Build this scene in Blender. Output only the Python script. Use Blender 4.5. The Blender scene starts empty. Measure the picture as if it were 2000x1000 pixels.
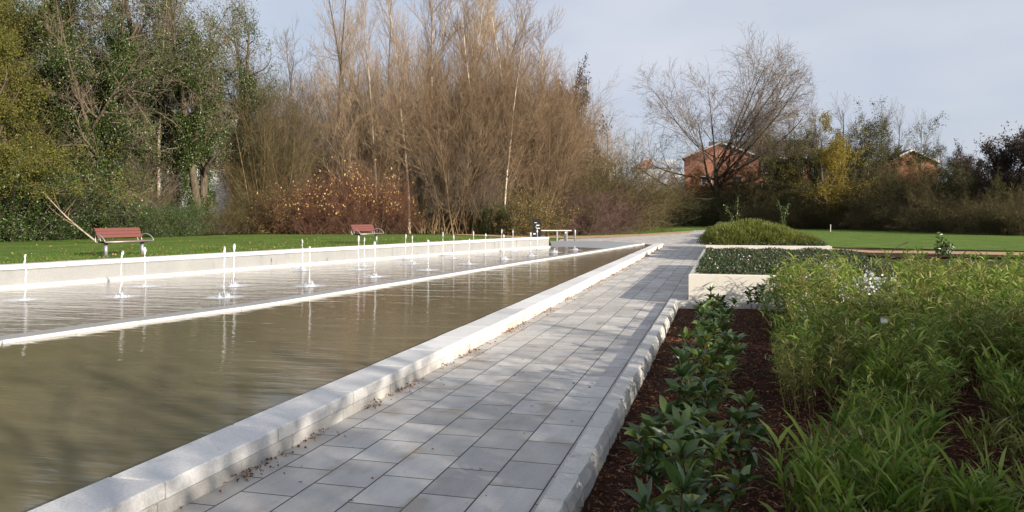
import bpy, math, random
import numpy as np
from mathutils import Vector
R = math.radians
rng = np.random.default_rng(7)
random.seed(7)
SC = bpy.context.scene
COL = SC.collection
# ------------------------------------------------------------------ frame of reference
CAM_Z = 1.6; F = 1555.6; HZ = 418.0; TH = R(14.93)
cT, sT = math.cos(TH), math.sin(TH)
def W(px, d):                       # column of the photo + distance ahead -> ground position
    r = (px - 1000) / F * d
    return (r * cT - d * sT, r * sT + d * cT)
def P(px, py, z):                   # where a sight line meets height z
    d = (CAM_Z - z) * F / (py - HZ)
    x, y = W(px, d)
    return (x, y, z)
def HT(py, d, zb=0.0):              # height above zb of something reaching py at distance d
    return CAM_Z - zb + d * (HZ - py) / F

# ------------------------------------------------------------------ mesh helpers
def mk(name, V, Fs, mats, parent=None, smooth=False, midx=None):
    V = np.asarray(V, dtype=np.float32).reshape(-1, 3)
    if isinstance(Fs, np.ndarray): Fs = [Fs]
    loops, starts, tot = [], [], 0
    for f in Fs:
        f = np.asarray(f, dtype=np.int32)
        if f.size == 0: continue
        k = f.shape[1]
        starts.append(tot + np.arange(len(f)) * k)
        loops.append(f.ravel()); tot += f.size
    loops = np.concatenate(loops); starts = np.concatenate(starts)
    me = bpy.data.meshes.new(name)
    me.vertices.add(len(V)); me.vertices.foreach_set('co', V.ravel())
    me.loops.add(len(loops)); me.loops.foreach_set('vertex_index', loops)
    me.polygons.add(len(starts)); me.polygons.foreach_set('loop_start', starts.astype(np.int32))
    me.update(calc_edges=True)
    if not isinstance(mats, (list, tuple)): mats = [mats]
    for m in mats: me.materials.append(m)
    if midx is not None: me.polygons.foreach_set('material_index', np.asarray(midx, dtype=np.int32))
    me.polygons.foreach_set('use_smooth', np.full(len(starts), smooth))
    me.validate()
    o = bpy.data.objects.new(name, me); COL.objects.link(o)
    if parent is not None: o.parent = parent
    return o
def tag(o, label=None, cat=None, group=None, kind=None):
    if label: o['label'] = label
    if cat: o['category'] = cat
    if group: o['group'] = group
    if kind: o['kind'] = kind
    return o
def empty(name, loc=(0, 0, 0), rz=0, label=None, cat=None, group=None):
    o = bpy.data.objects.new(name, None); COL.objects.link(o)
    o.location = loc; o.rotation_euler = (0, 0, rz); o.empty_display_size = .2
    return tag(o, label, cat, group)
def copy_tree(o, parent=None):
    c = o.copy(); COL.objects.link(c)
    if parent is not None: c.parent = parent
    for ch in list(o.children): copy_tree(ch, c)
    return c
class MB:
    def __init__(s): s.v = []; s.q = []; s.t = []; s.n = 0
    def add(s, V, Q=None, T=None):
        V = np.asarray(V, float).reshape(-1, 3)
        if Q is not None and len(Q): s.q.append(np.asarray(Q) + s.n)
        if T is not None and len(T): s.t.append(np.asarray(T) + s.n)
        s.v.append(V); s.n += len(V); return s
    def box(s, c, sz, rz=0, ch=0.0):
        x, y, z = [k / 2 for k in sz]
        if ch <= 0:
            V = np.array([[a * x, b * y, c2 * z] for a in (-1, 1) for b in (-1, 1) for c2 in (-1, 1)])
            Q = [[0, 1, 3, 2], [4, 6, 7, 5], [0, 4, 5, 1], [2, 3, 7, 6], [0, 2, 6, 4], [1, 5, 7, 3]]
        else:                        # chamfered top and bottom rims
            L = []
            for zz, i in ((-z, ch), (-z + ch, 0), (z - ch, 0), (z, ch)):
                L += [[-x + i, -y + i, zz], [x - i, -y + i, zz], [x - i, y - i, zz], [-x + i, y - i, zz]]
            V = np.array(L); Q = [[3, 2, 1, 0], [12, 13, 14, 15]]
            for k in range(3):
                for j in range(4):
                    a = k * 4 + j; b = k * 4 + (j + 1) % 4
                    Q.append([a, b, b + 4, a + 4])
        ca, sa = math.cos(rz), math.sin(rz)
        V = V @ np.array([[ca, sa, 0], [-sa, ca, 0], [0, 0, 1]]) + np.array(c)
        return s.add(V, Q)
    def prism(s, pts, vec):          # polygon swept along a vector
        p = np.array(pts, float); n = len(p); v = np.array(vec, float)
        s.add(np.vstack([p, p + v]), [[i, (i + 1) % n, (i + 1) % n + n, i + n] for i in range(n)])
        b = s.n - 2 * n
        tris = [[b, b + i + 1, b + i] for i in range(1, n - 1)] + [[b + n, b + n + i, b + n + i + 1] for i in range(1, n - 1)]
        s.t.append(np.array(tris)); return s
    def tube(s, pts, r, sides=8):
        pts = np.array(pts, float); r = np.broadcast_to(np.asarray(r, float), (len(pts),))
        V, Q = tubes(pts[None], r[None], sides, seed=1)
        n = len(pts)
        s.add(V, Q); b = s.n - len(V)
        s.t.append(np.array([[b, b + i + 1, b + i] for i in range(1, sides - 1)] +
                            [[b + (n - 1) * sides, b + (n - 1) * sides + i, b + (n - 1) * sides + i + 1] for i in range(1, sides - 1)]))
        return s
    def build(s, name, m, parent=None, smooth=False):
        Fs = []
        if s.q: Fs.append(np.vstack(s.q))
        if s.t: Fs.append(np.vstack(s.t))
        return mk(name, np.vstack(s.v), Fs, m, parent, smooth)
def nrm(a): return a / np.maximum(np.linalg.norm(a, axis=-1, keepdims=True), 1e-9)
def tubes(pts, rad, sides=3, seed=None):
    N, S, _ = pts.shape
    t = nrm(np.gradient(pts, axis=1))
    g = np.random.default_rng(seed) if seed else rng
    a = nrm(g.normal(size=(N, 1, 3)))
    u = nrm(np.cross(t, a)); v = np.cross(t, u)
    ang = np.arange(sides) / sides * 2 * np.pi
    V = pts[:, :, None] + rad[:, :, None, None] * (np.cos(ang)[:, None] * u[:, :, None] + np.sin(ang)[:, None] * v[:, :, None])
    idx = np.arange(N * S * sides).reshape(N, S, sides)
    a0 = idx[:, :-1]; b0 = idx[:, 1:]
    Q = np.stack([a0, np.roll(a0, -1, 2), np.roll(b0, -1, 2), b0], -1).reshape(-1, 4)
    return V.reshape(-1, 3), Q
def leaves(c, d, L, Wd, fold=.25):   # little four-cornered leaves
    n = len(c); d = nrm(d); s = nrm(np.cross(d, rng.normal(size=(n, 3)))); nn = np.cross(s, d)
    L = np.broadcast_to(L, (n,))[:, None]; Wd = np.broadcast_to(Wd, (n,))[:, None]
    V = np.stack([c, c + d * L * .45 + s * Wd / 2 + nn * Wd * fold, c + d * L, c + d * L * .45 - s * Wd / 2 + nn * Wd * fold], 1)
    return V.reshape(-1, 3), np.arange(n * 4).reshape(n, 4)
def blades(c, d, L, Wd, droop=.5, side=None, secs=3, shape=(.35, 1, .8, 0.05)):
    # arching folded leaves: secs+1 cross-sections of three points
    n = len(c); d = nrm(d); L = np.broadcast_to(L, (n,)); Wd = np.broadcast_to(Wd, (n,)); droop = np.broadcast_to(droop, (n,))
    if side is None: side = np.cross(d, np.array([0, 0, 1.]) + rng.normal(size=(n, 3)) * .35)
    s = nrm(side)
    S = len(shape); V = np.zeros((n, S, 3, 3)); p = c.copy(); dd = d.copy()
    for k in range(S):
        up = np.cross(s, dd); w = (Wd * shape[k] / 2)[:, None]
        V[:, k, 0] = p - s * w + up * w * .35; V[:, k, 1] = p; V[:, k, 2] = p + s * w + up * w * .35
        p = p + dd * (L / (S - 1))[:, None]
        dd = nrm(dd + np.array([0, 0, -1.]) * (droop / (S - 1))[:, None])
    idx = np.arange(n * S * 3).reshape(n, S, 3)
    Q = np.concatenate([np.stack([idx[:, :-1, j], idx[:, :-1, j + 1], idx[:, 1:, j + 1], idx[:, 1:, j]], -1).reshape(-1, 4) for j in (0, 1)])
    return V.reshape(-1, 3), Q
def cat(parts):                      # join (V,Q) pairs
    Vs, Qs, n = [], [], 0
    for V, Q in parts: Vs.append(V); Qs.append(Q + n); n += len(V)
    return np.vstack(Vs), np.vstack(Qs)
def poly(start, d, length, S, wob, up, grav=None):
    N = len(start); pts = np.zeros((N, S + 1, 3)); pts[:, 0] = start; d = nrm(d); st = (length / S)[:, None]
    drift = rng.normal(size=(N, 3)) * wob * .6
    for k in range(S):
        d = nrm(d + rng.normal(size=(N, 3)) * wob + drift + np.array([0, 0, up]))
        pts[:, k + 1] = pts[:, k] + d * st
    return pts
def spawn(pp, pr, K, t0, t1, lr, ang, up, wob, S, rr=.6, taper=.25, tl=.5, jit=.3, rmin=.004):
    N, S1, _ = pp.shape
    t = t0 + (t1 - t0) * (np.arange(K)[None] + rng.random((N, K))) / K
    f = t * (S1 - 1); i = np.minimum(f.astype(int), S1 - 2); w = (f - i)[..., None]
    n = np.arange(N)[:, None]
    st = pp[n, i] * (1 - w) + pp[n, i + 1] * w
    tg = nrm(pp[n, i + 1] - pp[n, i])
    rad = pr[n, i] * (1 - w[..., 0]) + pr[n, i + 1] * w[..., 0]
    perp = nrm(np.cross(tg, nrm(rng.normal(size=tg.shape))))
    a = R(ang) * (1 + rng.normal(size=(N, K)) * jit)
    d = np.cos(a)[..., None] * tg + np.sin(a)[..., None] * perp
    plen = np.linalg.norm(np.diff(pp, axis=1), axis=2).sum(1)[:, None]
    ln = plen * lr * (1 - tl * t) * (1 + rng.normal(size=(N, K)) * .25).clip(.4, 1.6)
    pts = poly(st.reshape(-1, 3), d.reshape(-1, 3), ln.ravel(), S, wob, up)
    r0 = np.maximum(rad * rr, rmin).ravel()
    return pts, r0[:, None] * np.linspace(1, taper, S + 1)[None]

# ------------------------------------------------------------------ materials
def lin(r, g, b): return tuple(((c / 255) / 12.92 if c / 255 <= .04045 else ((c / 255 + .055) / 1.055) ** 2.4) for c in (r, g, b)) + (1,)
class NT:
    def __init__(s, name):
        s.m = bpy.data.materials.new(name); s.m.use_nodes = True; s.t = s.m.node_tree; s.n = s.t.nodes; s.l = s.t.links
        s.b = s.n['Principled BSDF']; s.out = s.n['Material Output']
    def new(s, t, **k):
        x = s.n.new(t)
        for a, b in k.items(): setattr(x, a, b)
        return x
    def coord(s, scale=(1, 1, 1), rot=(0, 0, 0), obj=True):
        tc = s.new('ShaderNodeTexCoord'); mp = s.new('ShaderNodeMapping')
        mp.inputs['Scale'].default_value = scale; mp.inputs['Rotation'].default_value = rot
        s.l.new(tc.outputs['Object' if obj else 'Generated'], mp.inputs[0]); return mp.outputs[0]
    def noise(s, vec, sc, det=4, rough=.6):
        x = s.new('ShaderNodeTexNoise'); x.inputs['Scale'].default_value = sc; x.inputs['Detail'].default_value = det
        x.inputs['Roughness'].default_value = rough
        if vec is not None: s.l.new(vec, x.inputs['Vector'])
        return x.outputs['Fac']
    def ramp(s, fac, stops):
        x = s.new('ShaderNodeValToRGB'); e = x.color_ramp.elements
        e[0].position, e[0].color = stops[0]; e[1].position, e[1].color = stops[-1]
        for p, c in stops[1:-1]: k = e.new(p); k.color = c
        s.l.new(fac, x.inputs[0]); return x.outputs[0]
    def mix(s, fac, a, b, mode='MIX'):
        x = s.new('ShaderNodeMix', data_type='RGBA', blend_type=mode)
        for i, v in ((0, fac), (6, a), (7, b)):
            if hasattr(v, 'links'): s.l.new(v, x.inputs[i])
            else: x.inputs[i].default_value = v
        return x.outputs[2]
    def bump(s, h, st=.3, dist=.02, nrm_in=None):
        x = s.new('ShaderNodeBump'); x.inputs['Strength'].default_value = st; x.inputs['Distance'].default_value = dist
        s.l.new(h, x.inputs['Height'])
        if nrm_in is not None: s.l.new(nrm_in, x.inputs['Normal'])
        return x.outputs[0]
    def island(s): return s.new('ShaderNodeNewGeometry').outputs['Random Per Island']
    def set(s, col=None, rough=.8, normal=None, spec=.3):
        if col is not None:
            if hasattr(col, 'links'): s.l.new(col, s.b.inputs['Base Color'])
            else: s.b.inputs['Base Color'].default_value = col
        s.b.inputs['Roughness'].default_value = rough; s.b.inputs['Specular IOR Level'].default_value = spec
        if normal is not None: s.l.new(normal, s.b.inputs['Normal'])
        return s.m
def c3(r, g, b): return (r, g, b, 1)
def leafmat(name, stops, rough=.55, trans=.3, spec=.35, hue=True):
    n = NT(name); col = n.ramp(n.island(), stops)
    n.set(col, rough, spec=spec)
    tr = n.new('ShaderNodeBsdfTranslucent'); mx = n.new('ShaderNodeMixShader'); mx.inputs[0].default_value = trans
    n.l.new(col, tr.inputs[0]); n.l.new(n.b.outputs[0], mx.inputs[1]); n.l.new(tr.outputs[0], mx.inputs[2]); n.l.new(mx.outputs[0], n.out.inputs[0])
    return n.m
def twigmat(name, a, b):
    n = NT(name); return n.set(n.ramp(n.island(), [(0, a), (1, b)]), .9, spec=.15)
def barkmat(name, a, b, sc=3):
    n = NT(name); v = n.coord((1, 1, .25)); f = n.noise(v, sc * 3, 6, .7)
    return n.set(n.ramp(f, [(.35, a), (.65, b)]), .9, n.bump(f, .6, .03), .15)
def stone(name, a, b, stain=(0.16, .14, .11, 1), stainamt=.5, sc=2.0, rough=.8):
    n = NT(name); v = n.coord(); f = n.noise(v, sc, 6, .65); fine = n.noise(v, 60, 3, .7)
    col = n.mix(f, a, b)
    col = n.mix(n.ramp(fine, [(.35, c3(.72, .72, .72)), (.6, c3(1, 1, 1))]), c3(0, 0, 0), col, 'MULTIPLY') if False else n.mix(.35, col, n.ramp(fine, [(.3, c3(.25, .25, .25)), (.7, c3(1, 1, 1))]), 'MULTIPLY')
    st = n.ramp(n.noise(n.coord((1.7, 1.7, .35)), sc * 1.7, 8, .75), [(.56, c3(0, 0, 0)), (.72, c3(stainamt,) * 1 if False else c3(stainamt, stainamt, stainamt))])
    col = n.mix(st, col, stain)
    isl = n.ramp(n.island(), [(0, c3(.82, .82, .82)), (1, c3(1, 1, 1))])
    col = n.mix(1.0, col, isl, 'MULTIPLY')
    return n.set(col, rough, n.bump(fine, .35, .006, n.bump(f, .3, .03)), .3)
M = {}
M['white_stone'] = stone('white_stone', c3(.72, .71, .69), c3(.82, .81, .79), stainamt=.35)
M['kerb_stone'] = stone('kerb_stone', c3(.60, .58, .53), c3(.74, .71, .66), (.2, .16, .11, 1), .5, 3)
M['planter'] = stone('planter_render', c3(.66, .62, .54), c3(.74, .70, .62), (.35, .3, .22, 1), .25, 1.2)
M['wall_conc'] = stone('pool_wall_concrete', c3(.27, .275, .27), c3(.42, .42, .41), (.17, .16, .13, 1), .6, 1.6)
M['beach'] = stone('beach_concrete', c3(.33, .34, .35), c3(.40, .41, .42), (.25, .25, .25, 1), .4, .8, .5)
M['step'] = stone('wet_step', c3(.36, .36, .355), c3(.48, .48, .47), (.2, .2, .18, 1), .5, 1.5, .3)
def paving():
    n = NT('paving'); v = n.coord((1, 1, 1), (0, 0, R(90)))
    br = n.new('ShaderNodeTexBrick'); br.offset = .5
    for k, x in (('Scale', 1.0), ('Mortar Size', .0055), ('Mortar Smooth', .3), ('Bias', 0.), ('Brick Width', .475), ('Row Height', .337)): br.inputs[k].default_value = x
    br.inputs['Color1'].default_value = c3(.45, .43, .40); br.inputs['Color2'].default_value = c3(.66, .63, .585); br.inputs['Mortar'].default_value = c3(.07, .062, .05)
    n.l.new(v, br.inputs['Vector'])
    o = n.coord()
    big = n.noise(o, 1.1, 5, .6); fine = n.noise(o, 90, 3, .7); mid = n.noise(n.coord((1, .35, 1), (0, 0, .4)), 7, 5, .7)
    col = n.mix(.55, br.outputs['Color'], n.ramp(big, [(.3, c3(.72, .72, .73)), (.7, c3(1, .99, .97))]), 'MULTIPLY')
    col = n.mix(.5, col, n.ramp(mid, [(.35, c3(.7, .69, .67)), (.6, c3(1, 1, 1))]), 'MULTIPLY')
    col = n.mix(.35, col, n.ramp(fine, [(.3, c3(.5, .5, .5)), (.6, c3(1, 1, 1))]), 'MULTIPLY')
    st = n.ramp(n.noise(n.coord((1, .8, 1)), 2.6, 3, .45), [(.60, c3(0, 0, 0)), (.70, c3(.5, .5, .5))])
    col = n.mix(st, col, c3(.26, .20, .13))
    inv = n.new('ShaderNodeMath', operation='SUBTRACT'); inv.inputs[0].default_value = 1; n.l.new(br.outputs['Fac'], inv.inputs[1])
    n.set(col, .75, n.bump(fine, .25, .004, n.bump(inv.outputs[0], .8, .006)), .35)
    return n.m
M['paving'] = paving()
def grassmat(name, stops, sc=.6):
    n = NT(name); o = n.coord(); f = n.noise(o, sc, 6, .65); g = n.noise(o, 45, 4, .8); g2 = n.noise(o, 6, 5, .75)
    col = n.ramp(f, stops); col = n.mix(.6, col, n.ramp(g, [(.3, c3(.35, .38, .3)), (.65, c3(1, 1, 1))]), 'MULTIPLY')
    col = n.mix(.5, col, n.ramp(g2, [(.35, c3(.6, .6, .5)), (.6, c3(1, 1, 1))]), 'MULTIPLY')
    return n.set(col, .9, n.bump(g, 1.0, .04), .1)
M['lawn'] = grassmat('lawn_grass', [(.3, c3(.10, .15, .03)), (.55, c3(.15, .235, .045)), (.75, c3(.21, .24, .07))])
M['ground'] = grassmat('rough_ground', [(.3, c3(.035, .04, .014)), (.5, c3(.07, .075, .025)), (.72, c3(.10, .075, .045))], 1.2)
M['soil'] = grassmat('soil', [(.3, c3(.05, .028, .016)), (.7, c3(.10, .06, .036))], 2)
M['gravel'] = grassmat('sandy_gravel', [(.3, c3(.50, .33, .19)), (.7, c3(.66, .46, .29))], 2)
M['woodfloor'] = grassmat('leaf_floor', [(.3, c3(.04, .028, .014)), (.7, c3(.09, .06, .03))], 1.5)
M['mulchbed'] = grassmat('bark_mulch_base', [(.3, c3(.035, .015, .009)), (.7, c3(.09, .040, .023))], 5)
M['mulch'] = leafmat('bark_chips', [(0, c3(.05, .020, .011)), (.5, c3(.15, .062, .032)), (.85, c3(.28, .13, .07)), (.95, c3(.2, .11, .07)), (1, c3(.42, .30, .2))], .85, .0, .15)
M['litter'] = leafmat('dead_leaves', [(0, c3(.12, .05, .02)), (.6, c3(.28, .12, .05)), (1, c3(.5, .33, .18))], .8, .1)
def water(name, a, b, rough, bumpk, sc, stretch):
    n = NT(name); o = n.coord((stretch, 1, 1), (0, 0, -TH)); r1 = n.noise(o, sc, 3, .55); r2 = n.noise(n.coord((stretch * .6, 1, 1), (0, 0, -TH + .35)), sc * 3.1, 3, .6)
    add = n.new('ShaderNodeMath', operation='MULTIPLY_ADD'); n.l.new(r2, add.inputs[0]); add.inputs[1].default_value = .35; n.l.new(r1, add.inputs[2])
    big = n.noise(n.coord(), .35, 3, .5)
    n.set(n.mix(big, a, b), rough, n.bump(add.outputs[0], bumpk, .06), .5)
    n.b.inputs['IOR'].default_value = 1.33
    return n.m
M['water'] = water('pond_water', c3(.14, .122, .072), c3(.21, .182, .118), .07, .22, 2.2, .26)
M['shallow'] = water('shallow_water', c3(.19, .175, .155), c3(.27, .25, .225), .08, .36, 3.0, .2)
def jetmat():
    n = NT('white_water'); n.set(c3(.88, .9, .93), .25, spec=.5)
    n.b.inputs['Transmission Weight'].default_value = .25; n.b.inputs['IOR'].default_value = 1.2
    f = n.noise(n.coord((1, 1, .5)), 55, 3, .6); n.l.new(n.ramp(f, [(.42, c3(.15, .15, .15)), (.58, c3(1, 1, 1))]), n.b.inputs['Alpha'])
    return n.m
M['jet'] = jetmat()
def foam():
    n = NT('splash_foam'); n.set(c3(.8, .82, .84), .4)
    f = n.noise(n.coord((1, 1, 1)), 9, 5, .7)
    g = n.new('ShaderNodeTexGradient', gradient_type='SPHERICAL'); n.l.new(n.coord((2.2, 2.2, 2.2)), g.inputs[0])
    mul = n.new('ShaderNodeMath', operation='MULTIPLY'); n.l.new(g.outputs['Fac'], mul.inputs[0]); n.l.new(f, mul.inputs[1])
    al = n.ramp(mul.outputs[0], [(.05, c3(0, 0, 0)), (.34, c3(.9, .9, .9))]); n.l.new(al, n.b.inputs['Alpha']); return n.m
M['foam'] = foam()
def simple(name, col, rough=.6, metal=0, spec=.4, nz=0):
    n = NT(name); n.b.inputs['Metallic'].default_value = metal
    if nz:
        f = n.noise(n.coord(), nz, 5, .6); c2 = tuple(x * .7 for x in col[:3]) + (1,)
        return n.set(n.mix(f, c2, col), rough, n.bump(f, .2, .004), spec)
    return n.set(col, rough, spec=spec)
M['steel'] = simple('galvanised_steel', c3(.42, .41, .41), .45, .6, nz=20)
M['slat'] = simple('red_brown_slats', c3(.175, .06, .048), .5, nz=14)
M['blackpaint'] = simple('black_paint', c3(.008, .007, .007), .5)
M['whitepaint'] = simple('white_paint', c3(.75, .74, .72), .5, nz=6)
M['glass'] = simple('dark_glass', c3(.03, .035, .045), .08, spec=.6)
M['render'] = simple('pale_render', c3(.78, .77, .76), .85, nz=1.2)
M['yellow'] = simple('yellow_paint', c3(.75, .5, .03), .6, nz=3)
M['tagwhite'] = simple('white_card', c3(.8, .8, .82), .5)
def brickmat():
    n = NT('red_brick'); br = n.new('ShaderNodeTexBrick')
    for k, x in (('Scale', 1.0), ('Mortar Size', .008), ('Brick Width', .23), ('Row Height', .075)): br.inputs[k].default_value = x
    br.inputs['Color1'].default_value = c3(.34, .12, .07); br.inputs['Color2'].default_value = c3(.42, .17, .10); br.inputs['Mortar'].default_value = c3(.4, .33, .27)
    n.l.new(n.coord((1, 1, 1), (R(90), 0, 0)), br.inputs[0])
    return n.set(n.mix(n.noise(n.coord(), .8, 4), br.outputs[0], c3(.26, .10, .06)), .9)
M['brick'] = brickmat()
def tilemat(name, a, b):
    n = NT(name); w = n.new('ShaderNodeTexWave'); w.bands_direction = 'Z'; w.inputs['Scale'].default_value = 2.2; n.l.new(n.coord(), w.inputs[0])
    return n.set(n.mix(n.noise(n.coord(), 2, 5), a, b), .85, n.bump(w.outputs['Fac'], .5, .05))
M['roof_dark'] = tilemat('dark_roof_tiles', c3(.05, .043, .04), c3(.10, .085, .08))
M['roof_pink'] = tilemat('salmon_roof_tiles', c3(.50, .25, .18), c3(.60, .34, .26))
M['roof_pale'] = tilemat('pale_roof_sheets', c3(.5, .5, .5), c3(.62, .63, .63))
# vegetation
M['bark_grey'] = barkmat('grey_brown_bark', c3(.055, .043, .03), c3(.16, .13, .09))
M['bark_dark'] = barkmat('dark_bark', c3(.025, .02, .015), c3(.08, .065, .05))
M['bark_birch'] = barkmat('pale_birch_bark', c3(.26, .19, .13), c3(.70, .60, .48), 1.2)
M['bark_tan'] = barkmat('tan_stems', c3(.12, .085, .05), c3(.30, .21, .12))
M['tw_tan'] = twigmat('tan_twigs', c3(.16, .115, .07), c3(.37, .27, .175))
M['tw_rust'] = twigmat('rust_brown_twigs', c3(.10, .072, .045), c3(.275, .19, .12))
M['tw_grey'] = twigmat('grey_brown_twigs', c3(.075, .058, .042), c3(.20, .155, .115))
M['tw_olive'] = twigmat('olive_brown_twigs', c3(.045, .038, .017), c3(.14, .11, .052))
M['tw_bare'] = twigmat('bare_grey_tan_twigs', c3(.09, .07, .05), c3(.25, .195, .14))
M['tw_red'] = twigmat('dark_red_twigs', c3(.065, .030, .020), c3(.17, .085, .055))
M['tw_purple'] = twigmat('purple_brown_twigs', c3(.07, .042, .038), c3(.17, .105, .09))
M['ivy'] = leafmat('ivy_leaves', [(0, c3(.018, .032, .006)), (.6, c3(.05, .08, .014)), (.9, c3(.11, .14, .03)), (.975, c3(.15, .18, .05)), (1, c3(.36, .38, .22))], .4, .2, .5)
M['laurel'] = leafmat('glossy_evergreen_leaves', [(0, c3(.014, .03, .007)), (.55, c3(.04, .08, .015)), (.9, c3(.10, .17, .03)), (.975, c3(.16, .20, .06)), (1, c3(.40, .40, .25))], .35, .2, .6)
M['yelgreen'] = leafmat('yellow_green_leaves', [(0, c3(.06, .075, .012)), (.5, c3(.125, .13, .02)), (1, c3(.24, .20, .045))], .6, .4)
M['olive'] = leafmat('olive_leaves', [(0, c3(.028, .034, .009)), (.6, c3(.065, .07, .018)), (1, c3(.15, .13, .035))], .6, .3)
M['gold'] = leafmat('golden_autumn_leaves', [(0, c3(.12, .095, .014)), (.5, c3(.23, .18, .028)), (1, c3(.40, .29, .05))], .6, .35)
M['rusty'] = leafmat('rusty_autumn_leaves', [(0, c3(.10, .04, .015)), (.5, c3(.22, .10, .03)), (1, c3(.36, .17, .05))], .6, .35)
M['darkpurple'] = leafmat('dark_purple_brown_leaves', [(0, c3(.025, .019, .016)), (.6, c3(.05, .036, .028)), (1, c3(.10, .07, .052))], .6, .2)
M['paleyellow'] = leafmat('pale_yellow_leaves', [(0, c3(.45, .26, .07)), (.5, c3(.68, .44, .14)), (1, c3(.8, .64, .32))], .6, .3)
M['bamboo'] = leafmat('bamboo_leaves', [(0, c3(.07, .135, .015)), (.5, c3(.165, .26, .028)), (.85, c3(.30, .37, .07)), (1, c3(.50, .46, .2))], .5, .4)
M['bamboo2'] = leafmat('olive_bamboo_leaves', [(0, c3(.085, .11, .018)), (.5, c3(.20, .22, .04)), (.85, c3(.33, .34, .09)), (1, c3(.5, .44, .22))], .5, .4)
M['cane'] = twigmat('bamboo_canes', c3(.14, .13, .04), c3(.34, .28, .11))
M['shrubleaf'] = leafmat('leathery_leaves', [(0, c3(.032, .062, .018)), (.5, c3(.08, .14, .035)), (.85, c3(.17, .22, .045)), (1, c3(.30, .32, .07))], .32, .22, .6)
M['stem_red'] = twigmat('red_brown_stems', c3(.08, .03, .02), c3(.18, .07, .04))
M['bud'] = leafmat('pink_brown_buds', [(0, c3(.13, .06, .05)), (1, c3(.30, .17, .14))], .7, .1)
M['cover'] = leafmat('dark_cover_leaves', [(0, c3(.012, .026, .008)), (.6, c3(.035, .06, .018)), (.9, c3(.08, .11, .035)), (1, c3(.22, .1, .06))], .45, .2, .5)
M['petal'] = leafmat('white_petals', [(0, c3(.62, .6, .66)), (1, c3(.85, .83, .88))], .6, .2)
M['hebe'] = leafmat('olive_green_needles', [(0, c3(.06, .07, .01)), (.5, c3(.13, .155, .025)), (1, c3(.24, .25, .06))], .6, .35)

# ------------------------------------------------------------------ ground and paving
def sheet(name, pts, z, m, kind='structure', res=None):
    p = np.array([(a, b, z) for a, b in pts], float)
    mb = MB(); mb.add(p, None, None)
    me = bpy.data.meshes.new(name); me.from_pydata([tuple(q) for q in p], [], [list(range(len(p)))]); me.materials.append(m)
    o = bpy.data.objects.new(name, me); COL.objects.link(o); o['kind'] = kind
    return o
def grid(name, f, nu, nv, m, kind='structure', smooth=True):
    u, v = np.meshgrid(np.linspace(0, 1, nu), np.linspace(0, 1, nv), indexing='ij')
    V = f(u, v).reshape(-1, 3); i = np.arange(nu * nv).reshape(nu, nv)
    Q = np.stack([i[:-1, :-1], i[1:, :-1], i[1:, 1:], i[:-1, 1:]], -1).reshape(-1, 4)
    o = mk(name, V, Q, m, None, smooth); o['kind'] = kind; return o
GZ = -.11
g = sheet('ground', [(-1500, -600), (1500, -600), (1500, 2500), (-1500, 2500)], GZ, M['ground'])
# far retaining wall of the pool, from its near end to its far end (top edge, z=.57)
WT = .57; ZS = .10; ZW = .072
wall_pix = [(-420, 541), (0, 518.5), (500, 491.2), (1000, 465.2), (1072, 462.6)]
wall = [np.array(P(a, b, WT)[:2]) for a, b in wall_pix]
d0 = wall[1] - wall[2]; wall[0] = wall[1] + d0 / np.linalg.norm(d0) * 9
wdir = nrm(wall[3] - wall[1]); wn = np.array([wdir[1], -wdir[0]])       # wn points to the pool
def wall_x(y):
    ys = np.array([w[1] for w in wall]); xs = np.array([w[0] for w in wall])
    return np.interp(y, ys, xs)
def sstep(t): t = np.clip(t, 0, 1); return t * t * (3 - 2 * t)
def lawn_xr(y):
    y = np.asarray(y, float)
    return np.where(y < 35.5, wall_x(np.minimum(y, 34.8)) - .02, np.interp(y, [35.5, 50, 58, 80, 130], [-7.7, -10.0, -6.4, -2.4, -2.0]))
def lawn_z(X, Y):
    f = sstep((66 - Y) / 32); k = sstep((Y - 34) / 5.)
    return -.04 + .56 * f * (1 - k + k * sstep((lawn_xr(Y) - X) / 7.))
def lawnf(u, v):
    Y = -8 + 240 * u ** 1.6; XR = lawn_xr(Y); X = XR - (260 * v ** 2.2)
    return np.stack([X, Y, lawn_z(X, Y)], -1)
grid('lawn', lawnf, 160, 90, M['lawn'])
def zl(x, y): return float(lawn_z(np.array(x), np.array(y)))
# leaf-covered floor below the wood (a sheet following the lawn)
edge = [W(-250, 27), W(0, 32), W(200, 35), W(400, 40), W(520, 45), W(700, 50), W(850, 54), W(1000, 60), W(1130, 62), W(1215, 80), W(1290, 115), W(1340, 150)]
ex = np.array([e[0] for e in edge]); ey = np.array([e[1] for e in edge])
def woodf(u, v):
    t = u * (len(edge) - 1); X0 = np.interp(t, np.arange(len(edge)), ex); Y0 = np.interp(t, np.arange(len(edge)), ey)
    w = v ** 1.5 * 70; X = X0 - w * .75 + .4 * np.sin(t * 9) ; Y = Y0 + w * .66 + .5 * np.sin(t * 7 + 1)
    return np.stack([X, Y, lawn_z(X, Y) + .035], -1)
grid('woodland_floor', woodf, 60, 30, M['woodfloor'])
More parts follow.
